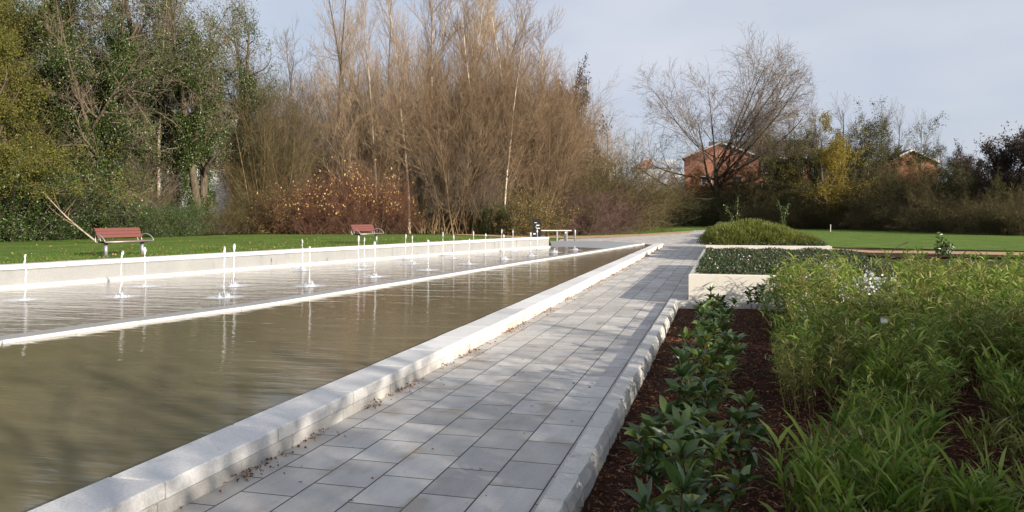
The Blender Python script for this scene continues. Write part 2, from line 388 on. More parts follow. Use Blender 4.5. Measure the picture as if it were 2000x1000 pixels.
# right-hand lawn with soil borders and sandy path
sheet('playing_lawn', [P(1600, 482, -.04)[:2], P(2500, 500, -.04)[:2], W(2900, 75), W(2300, 160), W(1300, 160), W(1425, 60)], -.044, M['lawn'])
def strip(name, pix, z, m, off=0):
    a = [P(x, y1, z) for x, y1, y2 in pix]; b = [P(x, y2, z) for x, y1, y2 in pix]
    V = np.array(a + b); n = len(a)
    o = mk(name, V, np.array([[i, i + 1, i + 1 + n, i + n] for i in range(n - 1)]), m); o['kind'] = 'structure'; return o
strip('soil_border', [(1610, 481, 487), (1700, 485.5, 499), (1760, 487, 503), (1850, 488.5, 502), (2000, 491, 503), (2400, 500, 515)], -.036, M['soil'])
strip('gravel_path', [(1625, 485, 487), (1700, 489.2, 493.4), (1850, 490.5, 495.6), (2000, 493, 498.5), (2400, 500, 508)], -.030, M['gravel'])
sp = [(700, 452.6, 454.6), (800, 449.5, 452), (880, 453.5, 457.5), (940, 458, 461.5)]
def gpath(u, v):
    xs = [700, 800, 900, 1000, 1130, 1250, 1330, 1400]
    y1 = [449.0, 449.5, 454.2, 458.4, 461.2, 457.0, 452.2, 447.5]
    y2 = [450.6, 452.2, 459, 463.2, 465.5, 461.5, 457.0, 453.2]
    px = 700 + u * 700; a = np.interp(px, xs, y1); b = np.interp(px, xs, y2); py = a + (b - a) * v
    z = np.zeros_like(px)
    for _ in range(12):
        d = (CAM_Z - z) * F / (py - HZ); r = (px - 1000) / F * d; X = r * cT - d * sT; Y = r * sT + d * cT
        z = lawn_z(X, Y) + .03
    return np.stack([X, Y, z], -1)
grid('gravel_track', gpath, 60, 6, M['gravel'])
# paved path and the wider apron at its far end
X0, X1 = -2.86, -.92
grid('path', lambda u, v: np.stack([X0 + (X1 - X0) * v, -3 + 83 * u, 0 * u], -1), 60, 4, M['paving'])
apron = [(-4.6, 39.0), (-2.8, 39.3), (-2.8, 68)] + [P(a_, b_, -.004)[:2] for a_, b_ in ((1330, 456), (1250, 461), (1190, 464), (1130, 466), (1095, 467.2))] + [(-7.75, 35.0), (-7.2, 34.9)]
sheet('apron', apron, -.004, M['paving'])
# paved platform closing the pool's far end
grid('path', lambda u, v: np.stack([X1 + .001 + (.30) * v, 14.36 + 65.6 * u, 0 * u], -1), 30, 2, M['paving'])
# planting bed
def bedf(u, v):
    X = -.80 + 6.6 * v; Y = -1.5 + 15.8 * u
    z = -.055 + .028 * np.sin(X * 2.1 + 1) * np.cos(Y * 1.3) * np.clip(v * 6, 0, 1) + rng.normal(size=X.shape) * .006
    return np.stack([X, Y, z], -1)
grid('planting_bed', bedf, 200, 90, M['mulchbed'])
def bz(x, y): return -.055 + .028 * np.sin(x * 2.1 + 1) * np.cos(y * 1.3) * np.clip((x + .8) / 6.6 * 6, 0, 1)
n = 60000
t = rng.random(n); cy = 2.2 + 12.1 * t ** 1.35; cx = -.78 + rng.random(n) ** .9 * (1.6 + .30 * cy)
c = np.stack([cx, cy, bz(cx, cy) + rng.random(n) * .018], -1)
d = rng.normal(size=(n, 3)) * [1, 1, .28]
V, Q = leaves(c, d, .014 + rng.gamma(2, .013, n), .005 + rng.random(n) * .012, .3)
mk('bark_mulch', V, Q, M['mulch'])['kind'] = 'stuff'

# ------------------------------------------------------------------ pool
def pl(pixs, z): return [np.array(P(a, b, z)) for a, b in pixs]
lip_pix = [(-420, 706), (-180, 683), (0, 662), (250, 627), (500, 593.5), (750, 553.5), (1000, 513.5), (1130, 494), (1254, 475)]
lip = [p[:2] for p in pl(lip_pix, ZS + .012)]
cop_in = -3.21
end_y = 39.3
sheet('pool_water', [(cop_in + .02, -3), (cop_in + .02, end_y), (lip[-1][0] + .02, lip[-1][1] + .3)] + [tuple(p) for p in lip[::-1]] + [(-14, -3)], ZW, M['water'])
wb = [w + wn * .03 for w in wall]
beach_near = pl([(1185, 486.3), (1120, 485.5), (1060, 483.8), (1000, 482.2)], ZS)
sheet('shelf_water', [tuple(p) for p in lip[:-1]] + [tuple(lip[-1])] + [tuple(P(1180, 470.5, .1)[:2])] + [tuple(w) for w in wb[::-1]], ZS, M['shallow'])
# concrete beach rising out of the shallow water
bf = [P(1254, 474.5, .14), P(1180, 471, .15), P(1110, 470.3, .16), P(1073, 471, .16)]
bn = [P(1236, 479, ZS - .01), P(1165, 487.5, ZS - .01), P(1080, 484.5, ZS - .01), P(990, 481.8, ZS - .01)]
V = np.array(bf + bn + [(a[0], a[1] , -.05) for a in bf]); Q = [[i, i + 1, i + 5, i + 4] for i in range(3)] + [[i + 1, i, i + 8, i + 9] for i in range(3)]
mk('concrete_beach', V, np.array(Q), M['beach'])['kind'] = 'structure'
def extrude(poly2, prof, name, m, parent=None, normals=None, cap=True):
    # profile = (offset to the right of travel, z)
    p = np.array(poly2, float); t = nrm(np.gradient(p, axis=0)); nn = np.stack([t[:, 1], -t[:, 0]], -1)
    V = []
    for i in range(len(p)):
        for o, z in prof: V.append([p[i, 0] + nn[i, 0] * o, p[i, 1] + nn[i, 1] * o, z])
    k = len(prof); Q = []
    for i in range(len(p) - 1):
        for j in range(k): a = i * k + j; b = i * k + (j + 1) % k; Q.append([a, b, b + k, a + k])
    T = []
    for s in (0, (len(p) - 1) * k): T += [[s, s + j, s + j + 1] for j in range(1, k - 1)]
    return mk(name, np.array(V), [np.array(Q), np.array(T)], m, parent)
def resample(p, step):
    p = np.array(p, float); s = np.concatenate([[0], np.cumsum(np.linalg.norm(np.diff(p, axis=0), axis=1))])
    n = max(2, int(s[-1] / step)); q = np.linspace(0, s[-1], n); return np.stack([np.interp(q, s, p[:, k]) for k in range(p.shape[1])], -1)
pw = tag(empty('pool_wall', (wall[1][0], wall[1][1], 0)), 'long pale concrete retaining wall along the far side of the pool', 'wall')
def rel(o, par):
    o.parent = par; o.matrix_parent_inverse = par.matrix_world.inverted(); return o
bpy.context.view_layer.update()
def relmesh(o, par):                 # keep vertices in world place under a moved Empty
    me = o.data; co = np.empty(len(me.vertices) * 3, np.float32); me.vertices.foreach_get('co', co)
    co = co.reshape(-1, 3) - np.array(par.location, np.float32); me.vertices.foreach_set('co', co.ravel()); o.parent = par; return o
body = extrude(wall, [(0, -.1), (.0, .44), (.012, .47), (-.32, .47), (-.32, -.1)], 'wall_face', M['wall_conc']); relmesh(body, pw)
# coping blocks on the wall
mb = MB(); q = resample(wall, 1.2)
for i in range(len(q) - 1):
    a, b = q[i], q[i + 1]; c = (a + b) / 2; L = np.linalg.norm(b - a); an = math.atan2(b[1] - a[1], b[0] - a[0])
    c = c - wn * (.16 + random.uniform(-.004, .004)); mb.box((c[0], c[1], .52 + random.uniform(-.003, .003)), (L - .01, .40, .1), an, .012)
relmesh(mb.build('coping', M['white_stone']), pw)
ledge = extrude(wall, [(.002, ZS - .06), (.09, ZS - .06), (.085, ZS + .035), (.002, ZS + .06)], 'ledge', M['white_stone']); relmesh(ledge, pw)
# submerged step and its white lip
st = tag(empty('shelf_step', (lip[2][0], lip[2][1], 0)), 'low pale stone step dividing the shallow fountain shelf from the deep pool', 'pool step')
relmesh(extrude(lip, [(.10, -.05), (.10, ZS + .002), (.0, ZS + .004), (-.02, ZS + .003), (-.30, ZS + .002), (-.42, ZS - .02), (-.42, -.05)], 'step_slab', M['step']), st)
mb = MB(); q = resample(lip, .9)
for i in range(len(q) - 1):
    a, b = q[i], q[i + 1]; c = (a + b) / 2; L = np.linalg.norm(b - a); an = math.atan2(b[1] - a[1], b[0] - a[0]); tt = nrm(b - a)
    c = c + np.array([tt[1], -tt[0]]) * .105
    mb.box((c[0], c[1], .035 + random.uniform(-.002, .002)), (L - .004, .06, .15), an, .01)
relmesh(mb.build('lip', M['white_stone']), st)
# near coping: two courses of stone
cp = tag(empty('pool_coping', (-3.03, 0, 0)), 'long white two-course stone coping between the brown pool and the paved path', 'coping')
mb = MB(); y = -2.0
while y < end_y:
    L = random.choice((.9, 1.0, 1.1)); L = min(L, end_y - y + .02)
    mb.box((-3.032 + random.uniform(-.006, .006), y + L / 2, .135 + random.uniform(-.003, .002)), (.355, L - .008, .098), random.uniform(-.003, .003), .01); y += L
relmesh(mb.build('top_course', M['white_stone']), cp)
mb = MB(); y = -2.3
while y < end_y:
    L = random.choice((.6, .75, .9)); L = min(L, end_y - y)
    mb.box((-3.04 + random.uniform(-.006, .006), y + L / 2, .0), (.35, L - .006, .17), 0, .008); y += L
    if L < .05: break
relmesh(mb.build('lower_course', M['kerb_stone']), cp)
# bed kerb, rough backed blocks
kb = tag(empty('bed_kerb', (-.86, 0, 0)), 'pale chipped stone kerb between the paved path and the bark bed', 'kerb')
mb = MB(); y = -1.0
while y < 14.35:
    L = random.uniform(.42, .56); L = min(L, 14.4 - y)
    nn = 7; V = []; jr = random.uniform(-.003, .004)
    for i in range(nn):
        yy = y + .003 + (L - .006) * i / (nn - 1); e = .006 if i in (0, nn - 1) else 0
        r = lambda a=.002: random.uniform(-a, a)
        V += [[-.932 + r(.002), yy, -.1], [-.932 + r(.002), yy, .092], [-.925, yy, .1], [-.806 + jr + r(.003) - e, yy, .1 - e * .2],
              [-.796 + jr + r(.003) - e, yy, .084 + r(.003)], [-.776 + jr + r(.004) - e, yy, .03 + r()], [-.77 + jr + r(.004) - e, yy, -.1]]
    k = 7; Q = []
    for i in range(nn - 1):
        for j in range(k - 1): a = i * k + j; Q.append([a, a + 1, a + 1 + k, a + k])
    T = []
    for s in (0, (nn - 1) * k): T += [[s, s + j, s + j + 1] for j in range(1, k - 1)]
    mb.add(V, Q, T); y += L
for k in range(9): mb.box((-.70 + k * .46 + .0, 14.30 + random.uniform(-.006, .006), .0), (.452, .15, .16 + random.uniform(-.006, .006)), 0, .012)
relmesh(mb.build('kerb_blocks', M['kerb_stone']), kb)
# leaf litter against coping, on paving and lawn edge
n = 3000; yy = 3 + 36 * rng.random(n) ** 1.1; g1 = (np.sin(yy * 3.1) + np.sin(yy * 7.3 + 1) + rng.normal(size=n) * .6) > .2
yy = yy[g1]; n = len(yy)
c = np.stack([-2.85 + rng.exponential(.05, n), yy, .006 + rng.random(n) * .02], -1)
a = leaves(c, rng.normal(size=(n, 3)) * [1, 1, .5], .012 + rng.random(n) * .03, .008 + rng.random(n) * .018, .5)
n = 160; c = np.stack([-2.8 + rng.random(n) * 1.85, 3.5 + rng.random(n) * 20, np.full(n, .006)], -1)
b = leaves(c, rng.normal(size=(n, 3)) * [1, 1, .15], .01 + rng.random(n) * .03, .004 + rng.random(n) * .012, .3)
V, Q = cat([a, b]); mk('leaf_litter', V, Q, M['litter'])['kind'] = 'stuff'
n = 5200; u = rng.random(n); y2 = 9 + 26 * u; off = .36 + rng.exponential(.45, n) * np.where(rng.random(n) < .4, 7, 1); x2 = wall_x(y2) - off
c = np.stack([x2, y2, lawn_z(x2, y2) + .01], -1)
V, Q = leaves(c, rng.normal(size=(n, 3)) * [1, 1, .4], .03 + rng.random(n) * .05, .02 + rng.random(n) * .03, .4); mk('fallen_leaves', V, Q, M['litter'])['kind'] = 'stuff'
# turf blades along the lawn's pool edge
n = 26000; y2 = 8 + 27 * rng.random(n); off = .34 + rng.exponential(1.6, n); x2 = wall_x(y2) - off
c = np.stack([x2, y2, lawn_z(x2, y2)], -1)
V, Q = leaves(c, np.array([0, 0, 1.]) + rng.normal(size=(n, 3)) * .45, .03 + rng.random(n) * .06, .012, .1)
M['turf'] = leafmat('turf_blades', [(0, c3(.04, .10, .012)), (.8, c3(.09, .18, .02)), (1, c3(.2, .2, .06))], .7, .3)
mk('turf', V, Q, M['turf'])['kind'] = 'stuff'

# ------------------------------------------------------------------ fountain jets
def jet_mesh(h, wob, seed):
    g = np.random.default_rng(seed); S = 22
    z = np.linspace(0, h, S); r = .008 + .005 * (z / h) + np.clip((z / h - .82) / .12, 0, 1) * .016
    r *= 1 + g.normal(size=S) * .3; r = np.maximum(r, .005); r[-1] = .012; r[-2] = min(r[-2], .03)
    px = np.cumsum(g.normal(size=S) * wob); py = np.cumsum(g.normal(size=S) * wob)
    mb = MB(); mb.tube(np.stack([px, py, z], -1), r, 7)
    return mb
def splash_mesh(seed, big):
    g = np.random.default_rng(seed); mb = MB(); nr, na = 9, 22; R0 = .15 if big else .09; V = [[0, 0, .03]]
    for i in range(1, nr + 1):
        q = i / nr
        for j in range(na):
            a = (j + g.random() * .8) / na * 6.283; sp = (g.random() ** 6) * (.20 if big else .09) * (1 - q) ** .6
            V.append([math.cos(a) * R0 * q * (1 + g.normal() * .12), math.sin(a) * R0 * q * (1 + g.normal() * .12), .004 + sp + .02 * (1 - q)])
    Q = []; T = [[0, 1 + j, 1 + (j + 1) % na] for j in range(na)]
    for i in range(nr - 1):
        for j in range(na): a = 1 + i * na + j; b = 1 + i * na + (j + 1) % na; Q.append([a, a + na, b + na, b])
    return mb.add(V, Q, T)
jets = [(47, 497, 586, 0), (237, 490, 580, 1), (284, 482, 560, 0), (437, 481, 581, 1), (456, 476, 559, 1), (591, 467, 528, 1), (605, 481, 559, 1),
        (700, 460, 527, 0), (711, 464, 520, 0), (731, 471, 541, 1), (791, 457, 506, 0), (805, 460, 516, 1), (836, 468, 528, 0), (865, 453, 498, 0),
        (886, 458, 505, 0), (916, 466, 516, 0), (926, 451, 492, 0), (948, 456, 499, 0), (979, 447, 489, 0), (984, 458, 507, 1), (1002, 449, 491, 1),
        (1037, 472, 500, 1), (1050, 448, 488, 0), (1083, 484, 493, 1), (1123, 481, 488.5, 1)]
ords = ['leftmost', 'second', 'third', 'fourth', 'fifth', 'sixth', 'seventh', 'eighth', 'ninth', 'tenth', 'eleventh', 'twelfth', 'thirteenth', 'fourteenth', 'fifteenth', 'sixteenth',
        'seventeenth', 'eighteenth', 'nineteenth', 'twentieth', 'twenty-first', 'twenty-second', 'twenty-third', 'twenty-fourth', 'rightmost']
extra = {1: 'tall white water jet in front of the nearer bench, second from left', 2: 'thin white water jet below the right leg of the nearer bench, third from left',
         0: 'leftmost water jet, breaking into drops beside the far wall', 22: 'white water jet in front of the black sign board, third from the right end',
         7: 'white water jet in front of the left leg of the farther bench, eighth from left', 24: 'rightmost low bubbling water jet before the concrete beach'}
for i, (px, yt, yb, big) in enumerate(jets):
    x, y, z = P(px, yb, ZS); dd = (CAM_Z - ZS) * F / (yb - HZ); h = dd * (yb - yt) / F
    j = empty('water_jet', (x, y, ZS), 0, extra.get(i, '%s water jet from the left, %s white column%s' % (ords[i], 'low bubbling' if h < .35 else 'slender', ' with splashing foot' if big else '')), 'fountain jet', 'fountain jets on the shallow shelf')
    jet_mesh(h, .0034 if i not in (0, 1, 5) else .006, 100 + i).build('water_column', M['jet'], j, True)
    sp_ = splash_mesh(200 + i, big).build('splash', M['jet'], j, True)
    u = np.linspace(0, 2 * np.pi, 20, endpoint=False); rr = .48 if big else .36
    V = np.concatenate([[[0, 0, .006]], np.stack([np.cos(u) * rr, np.sin(u) * rr, np.full(20, .005)], -1)])
    mk('foam', V, np.array([[0, 1 + k, 1 + (k + 1) % 20] for k in range(20)]), M['foam'], j)

# ------------------------------------------------------------------ benches
def make_bench():
    b = empty('park_bench')
    for s in (-1, 1):
        mb = MB(); mb.tube([(s * .6, 0, -.05), (s * .6, 0, .40)], .055, 14); mb.box((s * .6, 0, .006), (.18, .18, .012), 0, .003)
        mb.build('leg', M['steel'], b, True)
        mb = MB(); mb.prism([(s * .6 - .02, -.22, .40), (s * .6 - .02, .22, .40), (s * .6 - .02, .24, .455), (s * .6 - .02, -.26, .432)], (.04, 0, 0))
        mb.build('bracket', M['blackpaint'], b)
        mb = MB()                    # arm hoop: from seat front curving up and back
        arm = [(s * .80, -.27, .44), (s * .81, -.23, .52), (s * .81, -.12, .60), (s * .80, .02, .655), (s * .78, .17, .66), (s * .76, .27, .60), (s * .76, .27, .50), (s * .78, .22, .43)]
        mb.tube(resample(arm, .06), .018, 8); mb.build('armrest', M['steel'], b, True)
        mb = MB(); mb.tube(resample([(s * .62, .20, .42), (s * .62, .25, .50), (s * .62, .30, .66), (s * .62, .38, .84)], .06), .018, 8)
        mb.build('back_support', M['steel'], b, True)
    mb = MB(); mb.tube([(-.80, -.27, .44), (.80, -.27, .44)], .022, 8); mb.tube([(-.78, .22, .43), (.78, .22, .43)], .018, 8)
    mb.build('seat_rail', M['steel'], b, True)
    mb = MB()
    for k in range(4): mb.box((0, -.20 + k * .115, .462 - k * .004), (1.46, .10, .03), 0, .006)
    mb.build('seat', M['slat'], b)
    mb = MB()
    for k, (yy, zz, a) in enumerate([(.245, .60, .26), (.285, .70, .36), (.34, .795, .52)]):   # three backrest slats
        ca, sa = math.cos(a), math.sin(a); V = []
        for ss in (-.74, .74):
            for dy, dz in ((-.018, -.05), (.018, -.05), (.022, 0), (.018, .05), (-.018, .05), (-.026, 0)):
                V.append([ss, yy + dy * ca + dz * sa, zz - dy * sa + dz * ca])
        Q = [[j, (j + 1) % 6, (j + 1) % 6 + 6, j + 6] for j in range(6)]; T = [[0, j + 1, j] for j in range(1, 5)] + [[6, 6 + j, 7 + j] for j in range(1, 5)]
        mb.add(V, Q, T)
    mb.build('backrest', M['slat'], b)
    return b
wang = math.atan2(wdir[1], wdir[0])
b1 = make_bench(); b1.scale = (.85, .85, .85); x, y = W(243, 20.6); b1.location = (x, y, zl(x, y)); b1.rotation_euler = (0, 0, wang)
tag(b1, 'nearer steel park bench with red slatted back, at left beyond the pool wall', 'bench', 'park benches facing the pool')
b2 = copy_tree(b1); x, y = W(718, 29.0); b2.location = (x, y, zl(x, y)); b2.scale = (.82, .82, .82); b2['label'] = 'farther park bench with red back, in front of the yellow-leaved shrub'
# far picnic-height bench, bollards and sign board at the pool's end
ds = 47
def gat(px, d): x, y = W(px, d); return (x, y, zl(x, y))
loc = gat(1048, 45)
sg = empty('sign_board', loc, TH, 'black upright sign board with white markings at the far end of the pool', 'sign')
hh = HT(428, 45, loc[2])
mb = MB(); mb.box((0, 0, hh / 2), (.47, .05, hh), 0, .006); mb.build('board', M['blackpaint'], sg)
for (bx, bz_, w_, h_) in ((.07, .80, .18, .06), (-.05, .92, .14, .035), (.09, .66, .20, .05), (-.03, .72, .05, .05), (-.12, .40, .13, .08), (.04, .52, .10, .04)):
    MB().box((bx, -.028, bz_ * hh / 1.0 * .92), (w_, .006, h_), 0).build('marking', M['whitepaint'], sg)
loc = gat(1086, 46)
fb = empty('slab_bench', loc, TH + .05, 'low backless bench with pale top beside the black sign board', 'bench')
ht = HT(449.5, 46, loc[2])
mb = MB()
for k in range(4): mb.box((0, -.2 + k * .13, ht - .02), (1.75, .11, .045), 0, .006)
mb.build('seat', M['whitepaint'], fb)
for s in (-.55, .05, .6): mb = MB(); mb.box((s, 0, ht / 2 - .02), (.09, .4, ht - .045), 0, .005); mb.build('leg', M['steel'] if s > 0 else M['blackpaint'], fb)
def bollard(px, d, ytop, lab, r=.055):
    loc = gat(px, d); h = HT(ytop, d, loc[2]); b = MB()
    b.tube([(0, 0, -.05), (0, 0, h - .04), (0, 0, h - .015), (0, 0, h)], [r, r, r * .85, r * .3], 12); b.tube([(0, 0, h * .82), (0, 0, h * .86)], r * 1.12, 12)
    o = b.build('bollard', M['steel'], None, True); o.location = loc; tag(o, lab, 'bollard', 'bollards at the pool end'); return o
bollard(1123, 44, 448.5, 'tallest grey bollard right of the backless bench')
bollard(1104, 44.5, 452, 'short grey bollard in front of the backless bench', .07)
bollard(1036, 44, 453.5, 'short pale bollard left of the black sign board', .07)

# ------------------------------------------------------------------ planters
def planter(y0, y1, x0=-.61, x1=3.42, zt=.54, lab=''):
    e = empty('raised_planter', (x0, y0, 0), 0, lab, 'planter', 'raised planters in a row'); t = .16; mb = MB(); L = y1 - y0; Wd = x1 - x0
    mb.box((Wd / 2, t / 2, zt / 2 - .03), (Wd, t, zt + .06), 0, .012); mb.box((Wd / 2, L - t / 2, zt / 2 - .03), (Wd, t, zt + .06), 0, .012)
    mb.box((t / 2, L / 2, zt / 2 - .032), (t - .004, L - 2 * t, zt + .056), 0, .012); mb.box((Wd - t / 2, L / 2, zt / 2 - .032), (t - .004, L - 2 * t, zt + .056), 0, .012)
    mb.build('planter_wall', M['planter'], e)
    mb = MB(); mb.box((Wd / 2, L / 2, zt - .10), (Wd - 2 * t - .01, L - 2 * t - .01, .06), 0, .0); mb.build('soil', M['mulchbed'], e)
    return e
planter(14.4, 24.6, lab='nearest cream raised planter filled with low dark ground cover')
planter(28.0, 39.5, lab='second cream raised planter carrying the olive green shrub mound')
planter(42.6, 52.0, lab='third raised planter, half hidden behind the shrub mound')
planter(55.0, 64.0, lab='farthest raised planter at the end of the paved path')
def cover(x0, x1, y0, y1, z0, h, n, m, name, lf=.035):
    x = x0 + (x1 - x0) * rng.random(n); y = y0 + (y1 - y0) * rng.random(n)
    hh = h * (.35 + .65 * (.5 + .5 * np.sin(x * 5 + y * 3.3) * np.cos(y * 4.1 - x))) * rng.random(n) ** .4
    c = np.stack([x, y, z0 + hh], -1); d = rng.normal(size=(n, 3)) + [0, 0, .5]
    V, Q = leaves(c, d, lf * (.6 + rng.random(n) * .9), lf * .6, .2); o = mk(name, V, Q, m); o['kind'] = 'stuff'; return o
cover(-.50, 3.30, 14.5, 24.5, .46, .17, 60000, M['cover'], 'ground_cover', .045)
cover(-.50, 3.30, 28.1, 39.4, .46, .22, 26000, M['cover'], 'ground_cover', .06)
cover(-.50, 3.30, 42.7, 51.9, .46, .5, 9000, M['cover'], 'ground_cover', .10)
cover(-.50, 3.30, 55.1, 63.9, .46, .6, 9000, M['cover'], 'ground_cover', .10)
n = 90; x = -.4 + 3.6 * rng.random(n); y = 14.6 + 10 * rng.random(n)
V, Q = leaves(np.stack([x, y, .60 + rng.random(n) * .05], -1), rng.normal(size=(n, 3)), .03, .03); mk('white_blossom', V, Q, M['petal'])['kind'] = 'stuff'
# heather-like mound shrubs on the second planter
def mound_proto(seed):
    e = empty('mound_shrub'); n = 9000
    th = rng.random(n) * 6.28; ph = rng.random(n) ** .6 * 1.45
    rad = .55 + .45 * rng.random(n) ** .5
    d = np.stack([np.sin(ph) * np.cos(th), np.sin(ph) * np.sin(th), np.cos(ph)], -1)
    lump = 1 + .12 * np.sin(th * 5 + seed) * np.sin(ph * 6)
    c = d * (rad * lump)[:, None] * [.85, .85, .78]
    c[:, 2] = np.abs(c[:, 2])
    V, Q = leaves(c, d * .6 + [0, 0, .9] + rng.normal(size=(n, 3)) * .35, .06 + rng.random(n) * .09, .014, .1)
    mk('foliage', V, Q, M['hebe'], e)
    K = 40; st = poly(np.zeros((K, 3)), nrm(rng.normal(size=(K, 3)) * [1, 1, .2] + [0, 0, .9]), np.full(K, .75), 4, .08, 0); V, Q = tubes(st, np.full((K, 5), .008)); mk('stems', V, Q, M['cane'], e)
    return e
mp = [mound_proto(k) for k in range(2)]; first = [True, True]; cnt = 0
for iy in range(6):
    for ix in range(4):
        x = .2 + ix * .88 + random.uniform(-.15, .15) ; y = 29.3 + iy * 1.75 + random.uniform(-.3, .3)
        if ix == 3: x = min(x, 2.85)
        k = cnt % 2; cnt += 1; o = mp[k] if first[k] else copy_tree(mp[k]); first[k] = False
        s = (1.08, 1.24, 1.06, .7)[ix] * random.uniform(.72, 1.12); o.location = (x, y, .42); o.scale = (s * 1.04, s * 1.07, s * .82); o.rotation_euler = (0, 0, random.random() * 6)
        tag(o, 'olive green rounded shrub in the dense mound on the second planter', 'shrub', 'olive shrubs massed on the second planter')

# ------------------------------------------------------------------ bamboo and leathery shrubs in the bed
def bamboo_proto(hc, K, nl, L, Wd, spread, mat, el=.2):
    e = empty('dwarf_bamboo')
    b = np.stack([rng.normal(size=K) * spread * .5, rng.normal(size=K) * spread * .5, np.full(K, -.03)], -1)
    d = np.stack([rng.normal(size=K) * .13, rng.normal(size=K) * .13, np.ones(K)], -1)
    ln = hc * (.65 + .4 * rng.random(K)); pp = poly(b, d, ln, 6, .04, .02)
    pr = np.full((K, 7), .0028) * np.linspace(1, .5, 7)
    sp, sr = spawn(pp, pr, 4, .35, .95, .28, 32, .05, .06, 2, .7, .5)
    V1 = cat([tubes(pp, pr), tubes(sp, sr)]); mk('canes', V1[0], V1[1], M['cane'], e)
    allp = np.concatenate([pp[:, 2:].reshape(-1, 3), sp.reshape(-1, 3), sp[:, -1], sp[:, -1]])
    i = rng.integers(0, len(allp), nl * K); c = allp[i] + rng.normal(size=(len(i), 3)) * .012
    az = rng.random(len(i)) * 6.28; dd = np.stack([np.cos(az), np.sin(az), el + rng.random(len(i)) * (1.1 + el)], -1)
    V, Q = blades(c, dd, L * (.55 + .7 * rng.random(len(i))), Wd * (.7 + .5 * rng.random(len(i))), .9, shape=(.3, 1, .75, .04))
    mk('leaves', V, Q, mat, e); return e
tall = [bamboo_proto(.95, 13, 44, .125, .016, .30, M['bamboo']), bamboo_proto(.88, 13, 44, .12, .014, .32, M['bamboo2']), bamboo_proto(.80, 12, 46, .13, .018, .28, M['bamboo'])]
low = [bamboo_proto(.50, 9, 24, .16, .019, .24, M['bamboo'], .7), bamboo_proto(.40, 8, 24, .14, .017, .22, M['bamboo2'], .7)]
used = {}
def put(proto, x, y, s, lab, group, cat_, z=None, sc3=None):
    k = proto.name
    if k in used: o = copy_tree(proto)
    else: o = proto; used[k] = 1
    o.location = (x, y, bz(x, y) if z is None else z); o.rotation_euler = (random.uniform(-.05, .05), random.uniform(-.05, .05), random.random() * 6.28)
    o.scale = sc3 or (s, s, s); tag(o, lab, cat_, group); return o
nb = 0
for y in np.arange(5.2, 14.0, .42):
    for x in np.arange(.62, 1.2 + .40 * y, .42):
        if random.random() < .12: continue
        xx, yy = x + random.uniform(-.16, .16), y + random.uniform(-.16, .16)
        dist = yy
        if xx > .36 * yy + .9: continue
        if 1.7 < xx < 4.0 and yy < 7.6 + (xx - 1.7) * .3: 
            if random.random() < .8: continue
        if yy < 6.8 and random.random() < .45: continue
        s = min(1.05, .55 + .07 * (yy - 4)) * random.uniform(.85, 1.1)
        pxx = 1000 + F * (xx * cT + yy * sT) / (-xx * sT + yy * cT)
        if yy > 9 and 1640 < pxx < 1745: s *= .72
        if pxx < 1535 + 11 * max(0, 9 - yy): continue
        s *= 1.1 if yy < 11 else 1.06
        put(tall[nb % 3], xx, yy, s, 'clump of thin leafy green dwarf bamboo in the dense stand on the bark bed', 'tall bamboo clumps in the bark bed', 'bamboo'); nb += 1
for k in range(60):
    y = random.uniform(3.0, 7.2); x = random.uniform(.42, .36 * y + .75)
    pxx = 1000 + F * (x * cT + y * sT) / (-x * sT + y * cT)
    if pxx < 1620 or (1790 < pxx < 1930 and y > 4.6) or random.random() < .42: continue
    put(low[k % 2], x, y, random.uniform(.8, 1.15), 'short broad-leaved bamboo clump at the near edge of the bark bed', 'short bamboo clumps in the near bed', 'bamboo')
nearb = [(1655, 3.9), (1665, 4.6), (1700, 4.1), (1735, 4.8), (1680, 5.3), (1760, 4.2), (1820, 3.6), (1880, 3.9), (1940, 3.7), (1985, 4.3), (1720, 3.5), (1640, 5.0), (1780, 5.6), (1960, 5.2), (2010, 3.5), (1665, 4.9), (1705, 4.6)]
for k, (px, d) in enumerate(nearb):
    x, y = W(px, d); put(low[k % 2], x, y, random.uniform(.75, 1.15), 'short broad-leaved bamboo clump at the near edge of the bark bed', 'short bamboo clumps in the near bed', 'bamboo')
def leathery(seed):
    e = empty('leathery_shrub'); K = 6
    b = rng.normal(size=(K, 3)) * [.03, .03, 0]; d = np.stack([rng.normal(size=K) * .42, rng.normal(size=K) * .42, np.ones(K)], -1)
    pp = poly(b, d, .26 + .2 * rng.random(K), 5, .07, .05); pr = np.full((K, 6), .0045)
    V, Q = tubes(pp, pr, 5); mk('stems', V, Q, M['stem_red'], e)
    cs, ds = [], []
    for k in range(K):
        for lv in range(3, 6):
            m_ = 8 if lv == 5 else 6
            az = np.arange(m_) / m_ * 6.28 + rng.random() * 6
            cs.append(np.repeat(pp[k, lv][None], m_, 0) + rng.normal(size=(m_, 3)) * .006)
            el = .75 if lv == 5 else .35
            ds.append(np.stack([np.cos(az), np.sin(az), el + rng.normal(size=m_) * .3], -1))
    c = np.concatenate(cs); d = np.concatenate(ds); n = len(c)
    V, Q = blades(c, d,   .11 + .06 * rng.random(n), .040 + .018 * rng.random(n), .7, shape=(.18, .75, 1, .85, .45, .03), secs=5)
    mk('leaves', V, Q, M['shrubleaf'], e, True)
    for k in range(K):
        n = 16; mk('bud_cluster', *leaves(np.repeat(pp[k, -1][None], n, 0) + rng.normal(size=(n, 3)) * [.012, .012, .008] + [0, 0, .015], rng.normal(size=(n, 3)) + [0, 0, .6], .014, .009), M['bud'], e)
    return e
lp = [leathery(k) for k in range(4)]
